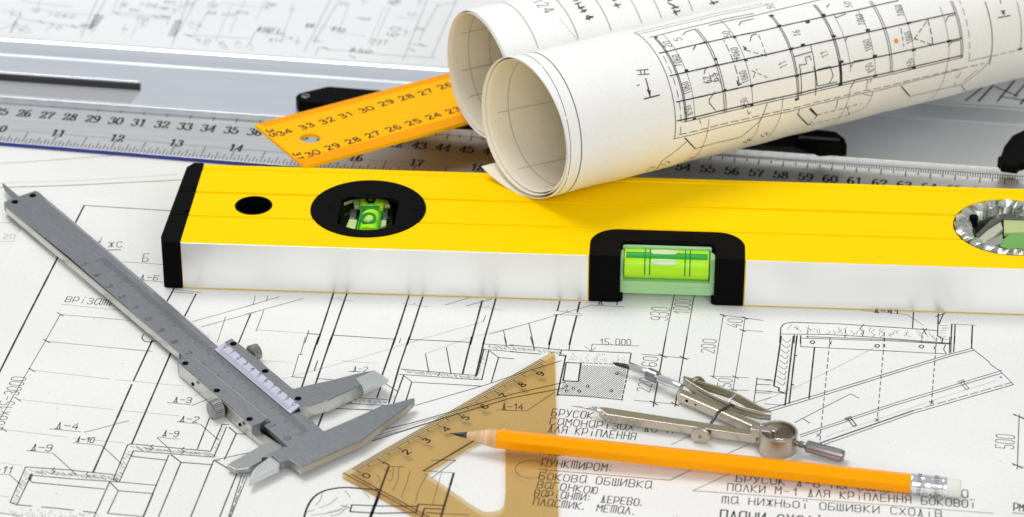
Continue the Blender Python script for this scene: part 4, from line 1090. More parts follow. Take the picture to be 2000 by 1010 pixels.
# fittings, symbols and figures traced on the visible side
I.many([[(775, 455), (800, 560)], [(765, 575), (857, 551)]], .05); I.line([(785, 520), (800, 556), (802, 525)], .05)
I.many([[(722, 410), (790, 403)], [(728, 434), (795, 430)], [(745, 412), (748, 432)], [(768, 410), (770, 430)], [(725, 498), (738, 492)]], .035)
for x, y, t in ((965, 380, '1060'), (1015, 535, '1060'), (1025, 655, '850'), (1250, 215, '50'), (1305, 340, '1060'), (1352, 470, '1060'), (1352, 610, '850'), (905, 270, '20'), (965, 235, '5')):
    k = 16*len(t); I.text(t, (x+24, y+2), (x+18-k*.25, y-k), .32, .022, 'black ink', 'round')
I.text('62', (1155, 480), (1150, 445), .36, .03, mode='round'); I.text('65', (1200, 470), (1192, 425), .36, .03, mode='round'); I.line([(1170, 425), (1215, 490)], .025)
I.many([[(1050, 290), (1065, 262), (1125, 243)], [(1050, 290), (1060, 275)], [(1112, 430), (1120, 400), (1190, 372)], [(1140, 580), (1175, 535)], [(1145, 600), (1180, 640)], [(1142, 575), (1145, 605)], [(990, 205), (1010, 185), (1065, 170)], [(1315, 150), (1330, 125), (1400, 108)], [(1380, 240), (1390, 205), (1420, 195)]], .034)
I.many([[(1310, 495), (1330, 487)], [(1312, 497), (1305, 470)], [(1300, 335), (1305, 350)], [(1340, 270), (1360, 285)], [(1355, 275), (1345, 290)]], .05)
I.dash([(1390, 410), (1480, 450)], .03); I.dash([(1400, 450), (1420, 400)], .03); I.dash([(1350, 290), (1480, 325)], .03); I.dash([(1430, 200), (1470, 310)], .03)
I.many([[(1000, 797), (1063, 862)]], .055); I.many([[(1063, 862), (1325, 795), (1440, 700), (1480, 600)], [(1010, 820), (868, 932), (820, 990)]], .03)
I.line([(1140, 690), (1130, 780), (1100, 860), (1040, 930)], .022, 'grey ink', sm=True); I.line([(1440, 690), (1400, 790), (1340, 830)], .022, 'grey ink', sm=True)
for x, y in ((905, 940), (815, 970), (1040, 915), (1375, 815), (1470, 780)): I.text('12', (x-20, y+18), (x+18, y-6), .28, .028, mode='round')
I.line([(1085, 690), (1092, 715)], .03); I.line([(1365, 640), (1372, 665), (1385, 650)], .03)
for x, y in ((1010, 410), (1356, 350), (1390, 500), (1290, 218), (1390, 610), (1055, 690), (1180, 345), (1235, 525), (835, 215)): I.line([(x-7, y+1), (x+7, y-2)], .09)
I.tile(1500, 0, 2.97)
I.many([[(245, 262), (272, 400), (285, 500), (405, 475)], [(150, 330), (255, 300)], [(180, 375), (190, 550)], [(182, 378), (222, 372), (215, 335), (245, 325)], [(240, 325), (270, 410), (275, 555)], [(285, 405), (360, 385), (378, 440), (355, 485)]], .036)
I.line([(418, 360), (425, 490)], .09)
for x, y, t in ((170, 205, '16'), (90, 380, '1М'), (330, 320, '17'), (545, 140, '1060'), (585, 285, '1060'), (595, 405, '850'), (770, 90, '1060'), (822, 240, '1060'), (830, 380, '850'), (470, 40, '50'), (20, 50, '90')):
    k = 15*len(t); I.text(t.replace('М', '1'), (x+22, y+2), (x+16-k*.22, y-k), .33, .022, 'black ink', 'round')
I.dash([(845, 230), (925, 115)], .035, on=.25); I.dash([(925, 115), (955, 260)], .045, on=.25); I.dash([(955, 262), (850, 225)], .035, on=.25); I.dash([(768, 165), (785, 270)], .035, on=.2)
I.many([[(445, 240), (460, 215), (520, 200)], [(480, 390), (500, 355), (560, 345)], [(385, 95), (395, 105), (450, 80)], [(1045, 270), (1065, 245), (1110, 235)], [(1030, 125), (1045, 95), (1090, 85)], [(480, 510), (505, 465), (520, 460)], [(570, 520), (578, 465)], [(590, 480), (600, 455)], [(340, 45), (355, 25)]], .032)
for x, y in ((65, 152), (135, 285), (165, 440), (380, 212), (425, 360), (420, 490), (230, 130), (815, 135), (845, 290), (845, 395), (580, 175), (620, 440), (200, 262), (320, 90), (165, 575), (620, 325), (20, 92), (1050, 240)): I.line([(x-9, y+2), (x+9, y-3)], .10)
I.many([[(170, 660), (235, 728)]], .05); I.many([[(235, 728), (287, 670), (245, 625)], [(170, 660), (180, 635)], [(240, 632), (282, 672)]], .045)
I.dash([(287, 668), (540, 600)], .03); I.dash([(240, 725), (470, 665)], .03); I.many([[(405, 580), (392, 630)], [(460, 625), (472, 665)]], .035); I.line([(550, 545), (600, 555), (610, 530)], .028)
I.line([(600, 560), (560, 620), (480, 660)], .022, 'grey ink', sm=True)
I.line([(770, 497), (823, 560)], .05); I.line([(823, 560), (1118, 490), (1265, 375), (1295, 320)], .028); I.many([[(1095, 440), (1080, 495)], [(1120, 415), (1100, 450)], [(1118, 490), (1150, 530)], [(1130, 470), (1210, 400)]], .028)
I.line([(1050, 300), (1025, 440), (900, 600)], .022, 'grey ink', sm=True); I.line([(480, 500), (440, 640), (370, 720)], .022, 'grey ink', sm=True); I.line([(85, 560), (60, 700), (0, 790)], .022, 'grey ink', sm=True)
I.many([[(1345, 0), (1368, 82)], [(1335, 103), (1405, 90)]], .045); I.line([(1352, 62), (1368, 86), (1368, 60)], .05)
I.line([(1452, 286), (1472, 282)], .09)
I.build(R1.e, {'black ink': 'floor_plan_print', 'grey ink': 'dimension_lines'})
sp = R1.uv(*U4(741, 238)); g = G()
c = circle(0, 0, .1, 14); k0 = len(g.v)
for x, y in c: g.v.append(tuple(R1.at(sp[0]+x, sp[1]+y)))
g.f.append(tuple(range(len(c))))
mk('orange_spot', g.vf, mat('orange spot', (.8, .28, .02), .7), R1.e)
# print on the back roll
I = Ink(R2); full2 = 2*math.pi*R2.R
for x, y, w, c in ((100, 160, .026, 'grey ink'), (330, 100, .03, 'grey ink'), (540, 90, .03, 'grey ink'), (735, 90, .026, 'grey ink'), (850, 65, .026, 'grey ink'), (1040, 40, .03, 'grey ink')):
    u, v = R2.uv(*U3(x, y)); ring(I, u, .5, full2*.9, w=w, c=c)
I.tile(1000, 0, 2.97)
I.many([[(355, 8), (385, 0)], [(365, 25), (400, 14)], [(385, 50), (420, 38)], [(400, 72), (432, 55)], [(428, 112), (470, 95)], [(430, 95), (452, 115)], [(435, 90), (470, 100)], [(380, 22), (392, 48)], [(395, 45), (425, 70)]], .06)
I.many([[(585, 5), (612, -6)], [(592, 35), (630, 25)], [(600, 20), (618, 46)], [(900, 8), (925, 0)], [(905, 20), (945, 38)], [(925, 50), (965, 40)], [(935, 75), (975, 62)], [(938, 60), (955, 88)], [(1148, 22), (1195, 10)], [(1155, 5), (1172, 25)], [(1170, 68), (1190, 62)]], .06)
I.text('124', (110, 10), (190, 80), .5, .03, 'grey ink', 'round')
for i in range(9): I.line([(275+i*14, 110+i*16), (282+i*14, 122+i*16)], .02, 'pencil line')
I.build(R2.e, {'black ink': 'bold_lettering', 'grey ink': 'ring_lines', 'pencil line': 'faint_marks'})
# print showing on the inside of both rolls
class Inside:
    step = .3
    def __init__(s, R): s.R = R
    def at(s, u, v):
        d = v/s.R.R*180/math.pi+360*(s.R.turns-1)+5
        return s.R.pos(s.R.end(d)+u, d, -.04)
for Rr, rings, ll, v1 in ((R2, (.9, 1.9, 3.0, 4.1, 5.2), (1.2, 3.0, 4.4, 6.2, 7.4, 9.0, 10.5, 12.0), 15), (R1, (1.0, 3.2), (9.5, 12.2, 14.0), 16)):
    g = G(); sf = Inside(Rr)
    for u in rings: ribbon(g, sf, [(u, i*.3) for i in range(2, int(v1/.3))], .03)
    for v in ll: ribbon(g, sf, [(.5, v), (7, v+.15)], .025 if Rr is R1 else .035)
    mk('faint_inside_print', g.vf, 'show through', Rr.e, kind='stuff')

# ================================================================== vernier caliper
ZB = .50
a = P(583.5, 848, ZB); b = P(187, 510.6, ZB)
CF = Frame((a.x, a.y, 0), b-a)
cal = thing('vernier_caliper', 'grey steel vernier caliper with open jaws lying across the left of the stair drawing', 'caliper', CF(0, 0), math.atan2(CF.x.y, CF.x.x))
def cp(z, *pts): return [CF.px(x, y, z) for x, y in pts]
jaw = cp(ZB, (74.5, 374), (222, 498), (395, 650), (520, 757), (606, 819), (632, 842), (640, 839), (688, 818), (720, 804), (747, 791), (768, 788), (808, 777), (810, 779), (795, 794), (756, 822.6), (708, 859), (680, 870.9), (588.5, 913),
          (565, 897), (548, 903), (531, 889), (510, 893), (555, 873), (562, 872), (541, 851.5), (514, 829), (430, 757), (326, 668), (130, 498), (30, 418), (8, 400), (8, 394.5), (24, 387.5), (68, 372.5))
beam = mk('beam_with_fixed_jaw', prism(CF, jaw, .20, ZB), 'caliper steel', cal, bevel=.018)
def edge_plate(nm, pts, z, z0, z1, off, mt, par):
    q = cp(z, *pts); q = q if True else q
    c0 = (sum(p[0] for p in q)/len(q), sum(p[1] for p in q)/len(q)); out = []
    for i, p in enumerate(q):
        a_ = q[max(0, i-1)]; b_ = q[min(len(q)-1, i+1)]; dx, dy = b_[0]-a_[0], b_[1]-a_[1]; l = math.hypot(dx, dy); out.append((p[0]+dy/l*off, p[1]-dx/l*off))
    ins_ = [(2*p[0]-o_[0], 2*p[1]-o_[1]) for p, o_ in zip(q, out)]
    return mk(nm, prism(CF, out+ins_[::-1], z0, z1), mt, par)
edge_plate('lit_jaw_side', [(588.5, 913), (680, 870.9), (708, 859), (756, 822.6), (795, 794), (809, 778.5)], ZB, .21, ZB-.022, .012, 'jaw lit side steel', beam)  # lighter strip painting the reflected paper on the jaw's side
edge_plate('lit_jaw_side', [(565, 897), (588.5, 913)], ZB, .21, ZB-.022, .012, 'lit side steel', beam)
mk('recess_line', prism(CF, cp(ZB, (88, 392), (222, 504), (300, 573), (302, 572), (222, 502), (90, 391)), ZB+.001, ZB+.004), 'lit side steel', beam)
mk('edge_line', prism(CF, cp(ZB, (80, 381), (222, 500.5), (410, 663), (411, 661.8), (222, 499), (82, 380.5)), ZB+.001, ZB+.005), 'bright steel', beam)
e0 = CF.px(12, 405, ZB); e1 = CF.px(326, 668, ZB); e2 = CF.px(350, 690, ZB)
mk('lit_edge_side', prism(CF, [(e0[0], e0[1]-.06), (e2[0], e2[1]-.06), (e2[0], e2[1]+.02), (e0[0], e0[1]+.02)], .22, ZB-.02), 'lit side steel', beam, bevel=.01)  # beam side brightened by colour, for the paper reflected in it
# fixed inside jaw (bright ground bevel)
mk('fixed_inside_jaw', prism(CF, cp(.42, (531, 889), (548, 905), (545, 912), (486, 941), (487, 936), (493, 920), (502, 910)), .20, .42), 'ground steel', beam, bevel=.02)
mk('moving_inside_jaw', prism(CF, cp(.30, (516, 866), (540, 864), (556, 872), (548, 881), (528, 891), (500, 906), (487, 914.5), (460, 917), (443, 909), (452, 902), (478, 888)), .10, .30), 'inner jaw steel', cal, bevel=.03)
def hatched(par, z, a0, a1, b0, b1, n):
    g = G(); sf = Plane(CF, z)
    A0, A1, B0, B1 = cp(z, a0, a1, b0, b1)
    for i in range(n):
        t = (i+.5)/n; ribbon(g, sf, [(A0[0]+(A1[0]-A0[0])*t, A0[1]+(A1[1]-A0[1])*t), (B0[0]+(B1[0]-B0[0])*t, B0[1]+(B1[1]-B0[1])*t)], .016)
    mk('grinding_marks', g.vf, 'ground dark', par, kind='stuff')
mat('ground dark', (.40, .42, .42), .4, 1.0)
# slide
Z2 = .64
sl = mk('slide_frame', prism(CF, cp(Z2, (345.7, 704), (357.6, 699.4), (380, 699), (524, 817), (508, 826.5), (491.5, 831.5)), .06, Z2), 'caliper steel', cal, bevel=.02)
mk('slide_step', prism(CF, cp(Z2, (362, 699.3), (381, 698.8), (528, 818), (519, 820)), .50, Z2-.04), 'caliper steel', cal, bevel=.02)
mk('slide_rail', prism(CF, cp(Z2+.02, (346.5, 704.5), (357.6, 699.8), (366, 700), (508, 826), (492, 831)), Z2, Z2+.02), 'caliper steel', sl, bevel=.008)
sa = CF.px(347.5, 706, Z2); sb_ = CF.px(491.5, 831.5, Z2)
mk('lit_side_strip', prism(CF, [(sa[0]-.05, sa[1]-.05), (sb_[0], sb_[1]-.05), (sb_[0], sb_[1]+.022), (sa[0]-.05, sa[1]+.022)], .06, Z2-.03), 'lit side steel', sl, bevel=.015)  # added strip, its pale colour stands for paper reflected in the slide
mk('lower_plate', prism(CF, [(sb_[0]+.3, sb_[1]-.3), (sb_[0]-1.2, sb_[1]-.5), (sb_[0]-1.35, sb_[1]-.05), (sb_[0]-.95, sb_[1]-.0), (sb_[0], sb_[1]+.0), (sb_[0]+.3, sb_[1]+.0)], .04, .26), 'lit side steel', sl, bevel=.02)
mk('slide_base', prism(CF, cp(.16, (352, 716), (420, 700), (600, 800), (585, 830), (520, 880), (495, 850)), .02, .16), 'lit side steel', sl)
mj = mk('moving_jaw', prism(CF, cp(Z2, (438.8, 667.7), (452.7, 660.8), (474, 676.6), (571.5, 758.8), (576, 758.5), (613.5, 749.5), (649, 742), (699, 729), (732, 722.8), (726, 729), (706, 751), (640, 782.5), (634, 783), (601, 794), (585, 797), (570, 784)), .14, Z2), 'caliper steel', cal, bevel=.018)
edge_plate('lit_jaw_side', [(586, 797), (601, 794), (634, 783), (640, 782.5), (706, 751)], Z2, .16, Z2-.022, .012, 'lit side steel', mj)  # same painted paper reflection on the moving jaw
mk('jaw_bevel', prism(CF, cp(Z2-.1, (733, 724), (757, 741), (711, 765), (706, 757), (696, 742)), .36, Z2-.12), 'ground steel', mj, bevel=.02)
mk('jaw_bevel_top', prism(CF, cp(Z2, (732, 723), (759, 741), (710.6, 764), (706, 752), (695.5, 739)), Z2-.12, Z2+.006), 'ground steel', mj, bevel=.01)
hatched(mj, Z2+.006, (697, 738.5), (730, 724.5), (711.5, 761), (754, 742), 9)
hatched(beam, .42, (532, 892), (504, 911), (545, 908), (492, 934), 8)
edge_plate('slide_shoulder', [(381, 700), (524, 817.5)], Z2, .50, Z2+.001, .012, 'lit side steel', sl)
# vernier plate, a little tilted
q = [P(419, 682.6, .545), P(438.8, 668.7, Z2+.03), P(585.3, 792.5, Z2+.03), P(566.5, 807.3, .545)]
vp = [q[0], q[1], q[2], q[3]]; n_ = (q[2]-q[1]).cross(q[0]-q[1]).normalized(); n_ = n_ if n_.z > 0 else -n_
vl = [tuple(p) for p in vp]+[tuple(p-n_*.06) for p in vp]
ver = mk('vernier_plate', (vl, [(3, 2, 1, 0), (4, 5, 6, 7), (0, 1, 5, 4), (1, 2, 6, 5), (2, 3, 7, 6), (3, 0, 4, 7)]), 'vernier plate', cal)
VF = Frame(q[3], q[0]-q[3], q[2]-q[3])
class VS:
    step = 99
    def at(s, u, v): return q[3]+(q[0]-q[3]).normalized()*u+(q[2]-q[3]).normalized()*v+n_*.005
vs = VS(); LVn = (q[0]-q[3]).length; LVw = (q[2]-q[3]).length
g = G()
for i in range(51):
    u = .25+i*(LVn-.5)/50; ribbon(g, vs, [(u, 0.02), (u, LVw*(.62 if i % 5 == 0 else .42))], .014)
for i in range(11):
    u = .25+i*(LVn-.5)/10
    st = RD[str((10-i) % 10)]
    for s_ in st: ribbon(g, vs, [(u+.07-x*.035, LVw*.66+y/6*.16) for x, y in s_], .022)
mk('vernier_scale', g.vf, 'etched grey', ver, kind='stuff')
# main scale on the beam
CS = Plane(CF, ZB)
g = G()
v0 = CF.px(566.5, 807.3, ZB)[1]
for i in range(0, 151):
    u = i*.1*.9925
    if u > 15.2: break
    L = .46 if i % 10 == 0 else (.38 if i % 5 == 0 else .28)
    ribbon(g, CS, [(u, v0-.02 if u < 0 else v0+.02), (u, v0+L)], .015)
for i in range(0, 16):
    u = i*.9925; t = str(i % 10)
    for s_ in RD[t]: ribbon(g, CS, [(u+.1-x*.05, .30+v0*0-.02+y/6*.0+.32-y/6*.26) for x, y in s_], .026)
mk('main_scale', g.vf, 'etched grey', beam, kind='stuff')
for (x, y) in ((455.6, 671.7), (518, 724.8), (582, 778.6)):
    c = CF.px(x, y, Z2); mk('screw', prism(CF, circle(c[0], c[1], .125, 24), Z2, Z2+.012), 'dark hollow', mj)
for (x, y) in ((362, 709.7), (423.4, 762.8), (487.3, 818.6)):
    c = CF.px(x, y, Z2+.02); mk('screw', prism(CF, circle(c[0], c[1], .12, 24), Z2+.015, Z2+.032), 'dark hollow', sl)
for (x, y) in ((29, 394.5), (64, 382)):
    c = CF.px(x, y, ZB); mk('screw', prism(CF, circle(c[0], c[1], .14, 24), ZB, ZB+.012), 'dark hollow', beam)
# thumb screw and roller
def side_pt(x, y, z): a_ = P(x, y, z); return a_
kp = P(430, 800, .32)
KF = Frame(kp, CF.y)
prf = [(-.25, .30), (.05, .30), (.38, .30), (.42, .25)]
mk('thumb_screw', lathe(Frame(P(437, 793, .36), CF.y), [(-.1, .12), (.12, .12), (.121, .30), (.15, .34), (.52, .34), (.56, .29)], 40), 'knurled steel', cal, bevel=0, smooth=True, autos=30)
g = G(); TF = Frame(P(437, 793, .36), CF.y)
for i in range(30):
    t = 2*math.pi*i/30; fr = Frame(TF(0, .345*math.cos(t), .345*math.sin(t)), TF.x, ez=TF.y*math.cos(t)+TF.z*math.sin(t)); g.add(box(fr, (.16, -.014, -.02), (.51, .014, .012)))
mk('knurling', g.vf, 'lit side steel', cal, kind='stuff')
mk('thumb_roller', lathe(Frame(P(487, 692, .35), CF.y), [(-.42, .10), (-.38, .30), (-.06, .32), (0, .25)], 36), mat('roller grey', (.30, .29, .26), .35, .9), cal, smooth=True, autos=30)
for (x, y) in ((378, 750), (470, 829)):
    p = P(x, y, .38); mk('grub_screw', lathe(Frame(p+CF.y*.0, CF.y), [(0, .07), (.06, .07)], 16), 'dark hollow', sl)
# slot opening at the jaw root and depth rod
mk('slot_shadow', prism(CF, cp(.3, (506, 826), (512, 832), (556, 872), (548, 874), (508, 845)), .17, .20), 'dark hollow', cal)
mk('depth_rod', prism(CF, cp(.34, (4, 358.5), (7, 358), (20, 369), (38, 384), (60, 400), (45, 404), (25, 388), (10, 372)), .24, .34), 'caliper steel', cal, bevel=.015)

# ================================================================== amber set square
ZS = .21
a = P(668, 925, ZS); b = P(1082, 685, ZS)
TF2 = Frame((a.x, a.y, .012), b-a)              # x along the graduated leg, the square lies at negative y
ss = thing('set_square', 'transparent amber plastic set square with centimetre scale, half under the orange pencil', 'set square', TF2(0, 0), math.atan2(TF2.x.y, TF2.x.x))
zs = ZS-.012
LT = 11.03
tri = [(0, 0), (LT, 0), (LT-.03, -.06), (.10, -10.2), (0, -10.27)]
h1 = TF2.px(825, 922, ZS); h3 = TF2.px(985, 978, ZS)
ht = TF2.px(985, 825, ZS)
hole = [(h1[0]+.08, h1[1]+.0), (ht[0], h1[1]+.0)]
# lower right of the opening is rounded
r_ = .62; q0 = ht; d_ = Vector((h3[0]-ht[0], h3[1]-ht[1])).normalized()
ll = (Vector((h3[0], h3[1]))-Vector(ht)).length
hole += [(ht[0]+d_.x*(ll-.5)*t, h1[1]+d_.y*(ll-.5)*t) for t in (.5, 1)]
cB = TF2.px(948, 970, ZS)
for x, y in ((984, 988), (977, 996), (962, 1000), (945, 999), (928, 991)): hole.append(TF2.px(x, y, ZS))
hole += [(h1[0]+0.0, TF2.px(835, 940, ZS)[1]), (h1[0]-.0, h1[1]-.08)]
sq = mk('plate', prism(TF2, tri, 0, zs, [hole]), 'amber acrylic', ss)
for p_, q_ in (((0.03, 0), (.03, -LT)), ((.16, -.3), (.16, -LT+.4))):
    mk('refraction_band', prism(TF2, [(p_[0], p_[1]), (p_[0]+.05, p_[1]), (q_[0]+.05, q_[1]), (q_[0], q_[1])], zs+.002, zs+.008), 'amber edge', sq)  # dark bands put in for refraction at the plastic's outer edge
hb = TF2.inv(TF2(*hole[0])) 
mk('opening_refraction', prism(TF2, [(hole[0][0], hole[0][1]+.01), (hole[0][0]+2.95, hole[0][1]+.01), (hole[0][0]+2.95, hole[0][1]+.075), (hole[0][0]-.02, hole[0][1]+.055)], zs-.02, zs+.002), mat('refraction shade', (.012, .009, .006), .4), sq)  # dark strip painting the refraction along the opening's edge
TS = Plane(TF2, zs, lift=.010)
g = G()
u0 = .62
sp_ = (TF2.px(1048, 727, ZS)[0]-TF2.px(787, 880, ZS)[0])/7
u0 = TF2.px(787, 880, ZS)[0]-2*sp_
for i in range(0, 98):
    u = u0+i*.1*sp_; L = .50 if i % 10 == 0 else (.40 if i % 5 == 0 else .28)
    ribbon(g, TS, [(u, -.03), (u, -L)], .040)
for i in range(10):
    u = u0+i*sp_; letters(g, TS, str(i), (u-.0-.11, -.86), (u+.12, -.86), .28, .060, 'round', jit=0)
mk('centimetre_scale', g.vf, 'etched black', sq, kind='stuff')
cc = TF2.px(1037, 917, ZS)
mk('moulded_ring', prism(TF2, circle(cc[0], cc[1], .56, 40), zs+.001, zs+.005, [circle(cc[0], cc[1], .535, 40)]), 'amber edge', sq)

# ================================================================== pencil
a = P(970, 856.5, .62); b = P(1779.6, 944.5, .385)
PFm = Frame(a, b-a)
pen = thing('pencil', 'sharpened orange yellow pencil with silver ferrule and white eraser, lying over the set square', 'pencil', (a.x, a.y, .25), math.atan2(PFm.x.y, PFm.x.x))
Lp = (b-a).length
RP = .365
n = 6; K = 8; v = []; f = []
def hexr(t):                                    # rounded hexagon section
    t = (t+math.pi/6) % (math.pi/3)-math.pi/6
    return min(RP*.885/math.cos(t), RP*.985)
NS = 72
rot = rad(8)
xs = [(0.0, 1)]
body = G()
for j in range(2):
    for i in range(NS):
        t = 2*math.pi*i/NS; r = hexr(t)
        x = (.02-(RP*.985-hexr(t))/.17+.012*math.sin(5*t+1) if j == 0 else Lp)
        body.v.append(tuple(PFm(x, r*math.cos(t+rot), r*math.sin(t+rot))))
for i in range(NS):
    k = (i+1) % NS; body.f.append((i, k, NS+k, NS+i))
body.f.append(tuple(range(2*NS-1, NS-1, -1)))
pb = mk('barrel', body.vf, 'pencil paint', pen, smooth=True, autos=12)
g = G(); tipx = -1.68
for j, (x, r) in enumerate([(tipx+.62, .118), (-.30, .300), (.0, .350), (.02, .352)]):
    for i in range(48):
        t = 2*math.pi*i/48; g.v.append(tuple(PFm(x, r*math.cos(t), r*math.sin(t))))
for j in range(3):
    for i in range(48):
        k = (i+1) % 48; g.f.append((j*48+i, j*48+k, (j+1)*48+k, (j+1)*48+i))
mk('sharpened_wood', g.vf, 'cedar', pen, smooth=True, autos=60)
mk('lead', lathe(PFm, [(tipx, .012), (tipx+.12, .035), (tipx+.45, .092), (tipx+.64, .120)], 24), 'graphite', pen, smooth=True)
FL = 1.22
fp = [(Lp-.02, .345), (Lp+.0, .362), (Lp+.06, .366)]
x = Lp+.06
for k in range(3): fp += [(x+.05, .350), (x+.10, .366)]; x += .10
fp += [(Lp+.62, .362)]; x = Lp+.66
for k in range(4): fp += [(x+.05, .350), (x+.10, .366)]; x += .11
fp += [(Lp+FL-.03, .364), (Lp+FL, .352)]
mk('ferrule', lathe(PFm, fp, 48), 'ferrule', pen, smooth=True, autos=60)
g = G()
for i in range(22):
    t = 2*math.pi*i/22
    for xx in (.28, .86):
        fr = Frame(PFm(Lp+xx, .365*math.cos(t), .365*math.sin(t)), PFm.x, ez=PFm.y*math.cos(t)+PFm.z*math.sin(t)); g.add(box(fr, (-.07, -.022, -.02), (.07, .022, .008)))
mk('crimp_marks', g.vf, 'knurled steel', pen, kind='stuff')
mk('eraser', lathe(PFm, [(Lp+FL-.02, .335), (Lp+FL+.40, .335), (Lp+FL+.47, .30), (Lp+FL+.50, .24)], 40), 'eraser', pen, smooth=True, autos=50)

# ================================================================== drawing compass
com = thing('compass', 'small nickel plated drawing compass lying open with knurled handle, above the pencil', 'drawing compass', P(1520, 860, 0))
def bar_along(pa, pb, za, zb, w, h, nm, mt, x0=0.0, x1=None, taper=None, parent=com, bevel=.02):
    a_ = P(*pa, za); b_ = P(*pb, zb); fr = Frame(a_, b_-a_); L = (b_-a_).length if x1 is None else x1
    return fr, L
# needle leg
a = P(1179.5, 808.7, .50); b = P(1478, 852, .50)
N1 = Frame(a, b-a); L1 = (b-a).length
leg = mk('needle_leg', prism(N1, [(-.28, .42), (-.25, .30), (.10, 0), (L1, 0), (L1, .36), (0, .46)], -.34, 0), 'nickel', com, bevel=.03)
mk('needle_leg_top', prism(N1, [(-.18, .40), (.12, .05), (L1-.05, .05), (L1-.05, .32), (0, .42)], .0, .012), mat('olive nickel', (.33, .30, .20), .38, .85), leg, bevel=.005)
mk('needle', tube([P(1114, 793, .22), P(1140, 796, .27), P(1168, 801.5, .33)], [.006, .03, .055], 12), 'nickel', com, smooth=True)
mk('needle_socket', tube([P(1157, 797, .32), P(1163, 799, .36), P(1180, 809, .48)], [.06, .10, .045], 16), 'chrome', com, smooth=True)
pd = P(1368.5, 850, .30); DF = Frame(pd, -N1.y)
dk = mk('pivot_disc', lathe(DF, [(-.03, .32), (.0, .34), (.09, .34), (.11, .32)], 40), 'nickel', com, smooth=True, autos=30)
mk('pivot_pin', lathe(DF, [(.11, .07), (.125, .06)], 20), 'knurled steel', dk, smooth=True)
# lead leg
a = P(1318, 765, .52); b = P(1492, 842, .52)
N2 = Frame(a, b-a); L2 = (b-a).length
leg2 = mk('lead_leg', prism(N2, [(0, .12), (.25, 0), (L2, 0), (L2, .34), (.2, .34), (0, .24)], -.36, 0), 'nickel', com, bevel=.025)
mk('lead_leg_top', prism(N2, [(.15, .06), (L2, .06), (L2, .30), (.2, .30)], 0, .012), MATS['olive nickel'], leg2, bevel=.005)
for uu, r in ((.55, .06), (.95, .035)):
    mk('rivet', lathe(Frame(N2(uu, 0, -.17), -N2.y), [(0, r), (.012, r)], 14), 'dark hollow', leg2)
pa, pb = P(1229, 714, .42), P(1400, 790, .52)
NT = Frame(pa, P(1330, 757, .50)-pa)
LTt = (P(1330, 757, .50)-pa).length
tb = mk('lead_holder', lathe(NT, [(0, .12), (.03, .14), (.72, .17), (.73, .155), (1.7, .155), (1.75, .175), (LTt, .15)], 32), 'chrome', com, smooth=True, autos=40)
xc = (P(1262, 731, .44)-pa).length
cl = mk('collar', lathe(NT, [(xc, .19), (xc+.03, .22), (xc+.48, .22), (xc+.51, .19)], 32), 'knurled steel', com, smooth=True, autos=35)
g = G()
for i in range(26):
    t = 2*math.pi*i/26; fr = Frame(NT(xc, .222*math.cos(t), .222*math.sin(t)), NT.x, ez=NT.y*math.cos(t)+NT.z*math.sin(t)); g.add(box(fr, (.04, -.011, -.01), (.47, .011, .008)))
mk('knurling', g.vf, 'knurl ridge', cl, kind='stuff')
mk('lead', tube([P(1197, 709, .30), P(1204, 711, .33), P(1230, 717, .42)], [.02, .07, .095], 14), 'graphite', com, smooth=True)
# cover strip along the lead leg (bright edge) and the bow spring behind it
def strip(pts, w, t, nm, mt, par=com, vert=True):
    v = []; f = []
    for p in pts: v += [tuple(p), tuple(p+Vector((0, 0, w)))]
    k = len(pts); off = Vector((0, 0, 0))
    for i in range(k-1): f.append((2*i, 2*i+2, 2*i+3, 2*i+1))
    o = mk(nm, (v, f), mt, par, smooth=True)
    m_ = o.modifiers.new('t', 'SOLIDIFY'); m_.thickness = t*S; m_.offset = 0
    return o
up = smooth_curve([P(1335, 750, .28), P(1375, 762, .28), (P(1430, 783, .28)+Vector((0, .10, 0))), P(1478, 806, .28), P(1505, 819, .28)], 8)
lo = smooth_curve([P(1335, 753, .28), P(1380, 780, .28), P(1430, 803, .28), P(1475, 817, .28), P(1505, 821, .28)], 8)
bow = strip([Vector(p) for p in up], .34, .05, 'bow_spring_upper', MATS['olive nickel'])
strip([Vector(p) for p in lo], .34, .05, 'bow_spring_lower', 'nickel')
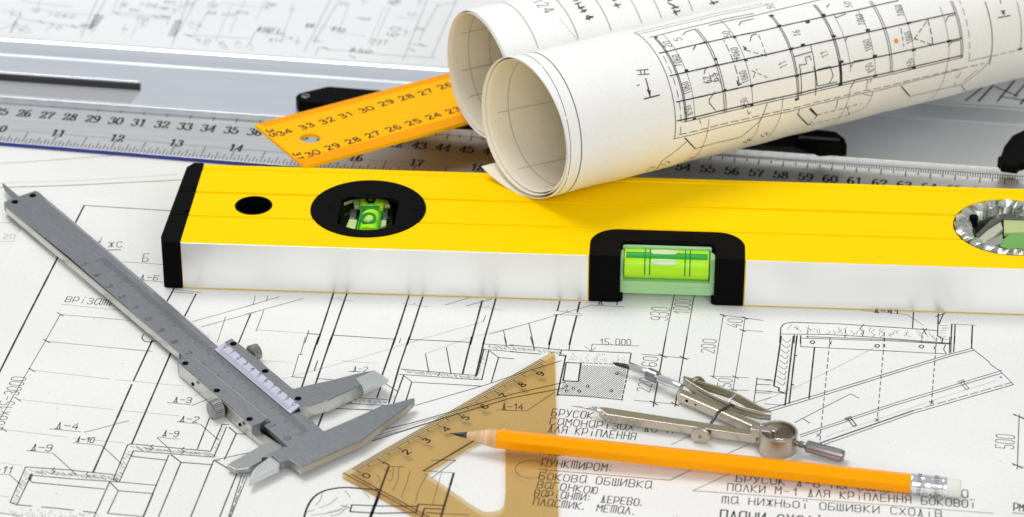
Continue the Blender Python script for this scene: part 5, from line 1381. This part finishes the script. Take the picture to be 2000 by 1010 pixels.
mk('thumb_wheel', lathe(Frame(P(1361, 752, .36), (.35, -1, 0)), [(-.09, .30), (-.07, .33), (.07, .33), (.09, .30)], 36), mat('old brass', (.28, .24, .17), .35, 1.0), com, smooth=True, autos=30)
mk('adjusting_rod', tube([P(1386, 832, .42), P(1402, 806, .50), P(1412, 799, .55), P(1430, 790, .62)], .055, 12), mat('dark steel', (.10, .10, .11), .3, 1.0), com, smooth=True)
mk('adjusting_pin', tube([P(1421, 786, .66), P(1436, 771, .70)], .04, 10), 'chrome', com, smooth=True)
# ring head
rc = P(1520.5, 841.5, .86)
RG = Frame((rc.x, rc.y, .10), (0, 0, 1), (1, 0, 0))
def ringwall(fr, r0, r1, h, n=64):
    return lathe(fr, [(0, r0), (0, r1), (.03, r1+.0), (h-.02, r1), (h, r1-.02), (h, r0+.02), (h-.02, r0), (.0, r0)], n, closed=False)
hd = mk('ring_head', ringwall(RG, .60, .69, .76), 'nickel', com, smooth=True, autos=30)
mk('hinge_knuckle', prism(Frame((rc.x, rc.y, .0), N1.x), roundrect(-1.0, -.12, -.22, .20, .08), .52, .84), 'nickel', com, bevel=.03)
mk('hinge_knuckle', prism(Frame((rc.x, rc.y, .0), N2.x), roundrect(-.80, -.06, -.10, .22, .08), .50, .80), 'nickel', com, bevel=.03)
mk('hinge_cross_pin', tube([Vector((rc.x-.28, rc.y-.2, .62)), Vector((rc.x+.45, rc.y-.18, .62))], .035, 8), 'chrome', com, smooth=True)
ha = P(1556, 866, .42); hb_ = P(1648, 891, .25)
HF = Frame(ha, hb_-ha); LH = (hb_-ha).length
hn = mk('handle', lathe(HF, [(-.02, .10), (.10, .10), (.12, .13), (.22, .13), (.24, .10), (.32, .12), (.36, .205), (LH-.06, .215), (LH-.01, .19), (LH+.02, .14)], 36), 'knurled steel', com, smooth=True, autos=35)
g = G()
for i in range(30):
    t = 2*math.pi*i/30; fr = Frame(HF(0, .215*math.cos(t), .215*math.sin(t)), HF.x, ez=HF.y*math.cos(t)+HF.z*math.sin(t)); g.add(box(fr, (.40, -.010, -.01), (LH-.10, .010, .006)))
mk('knurling', g.vf, 'knurl ridge', hn, kind='stuff')
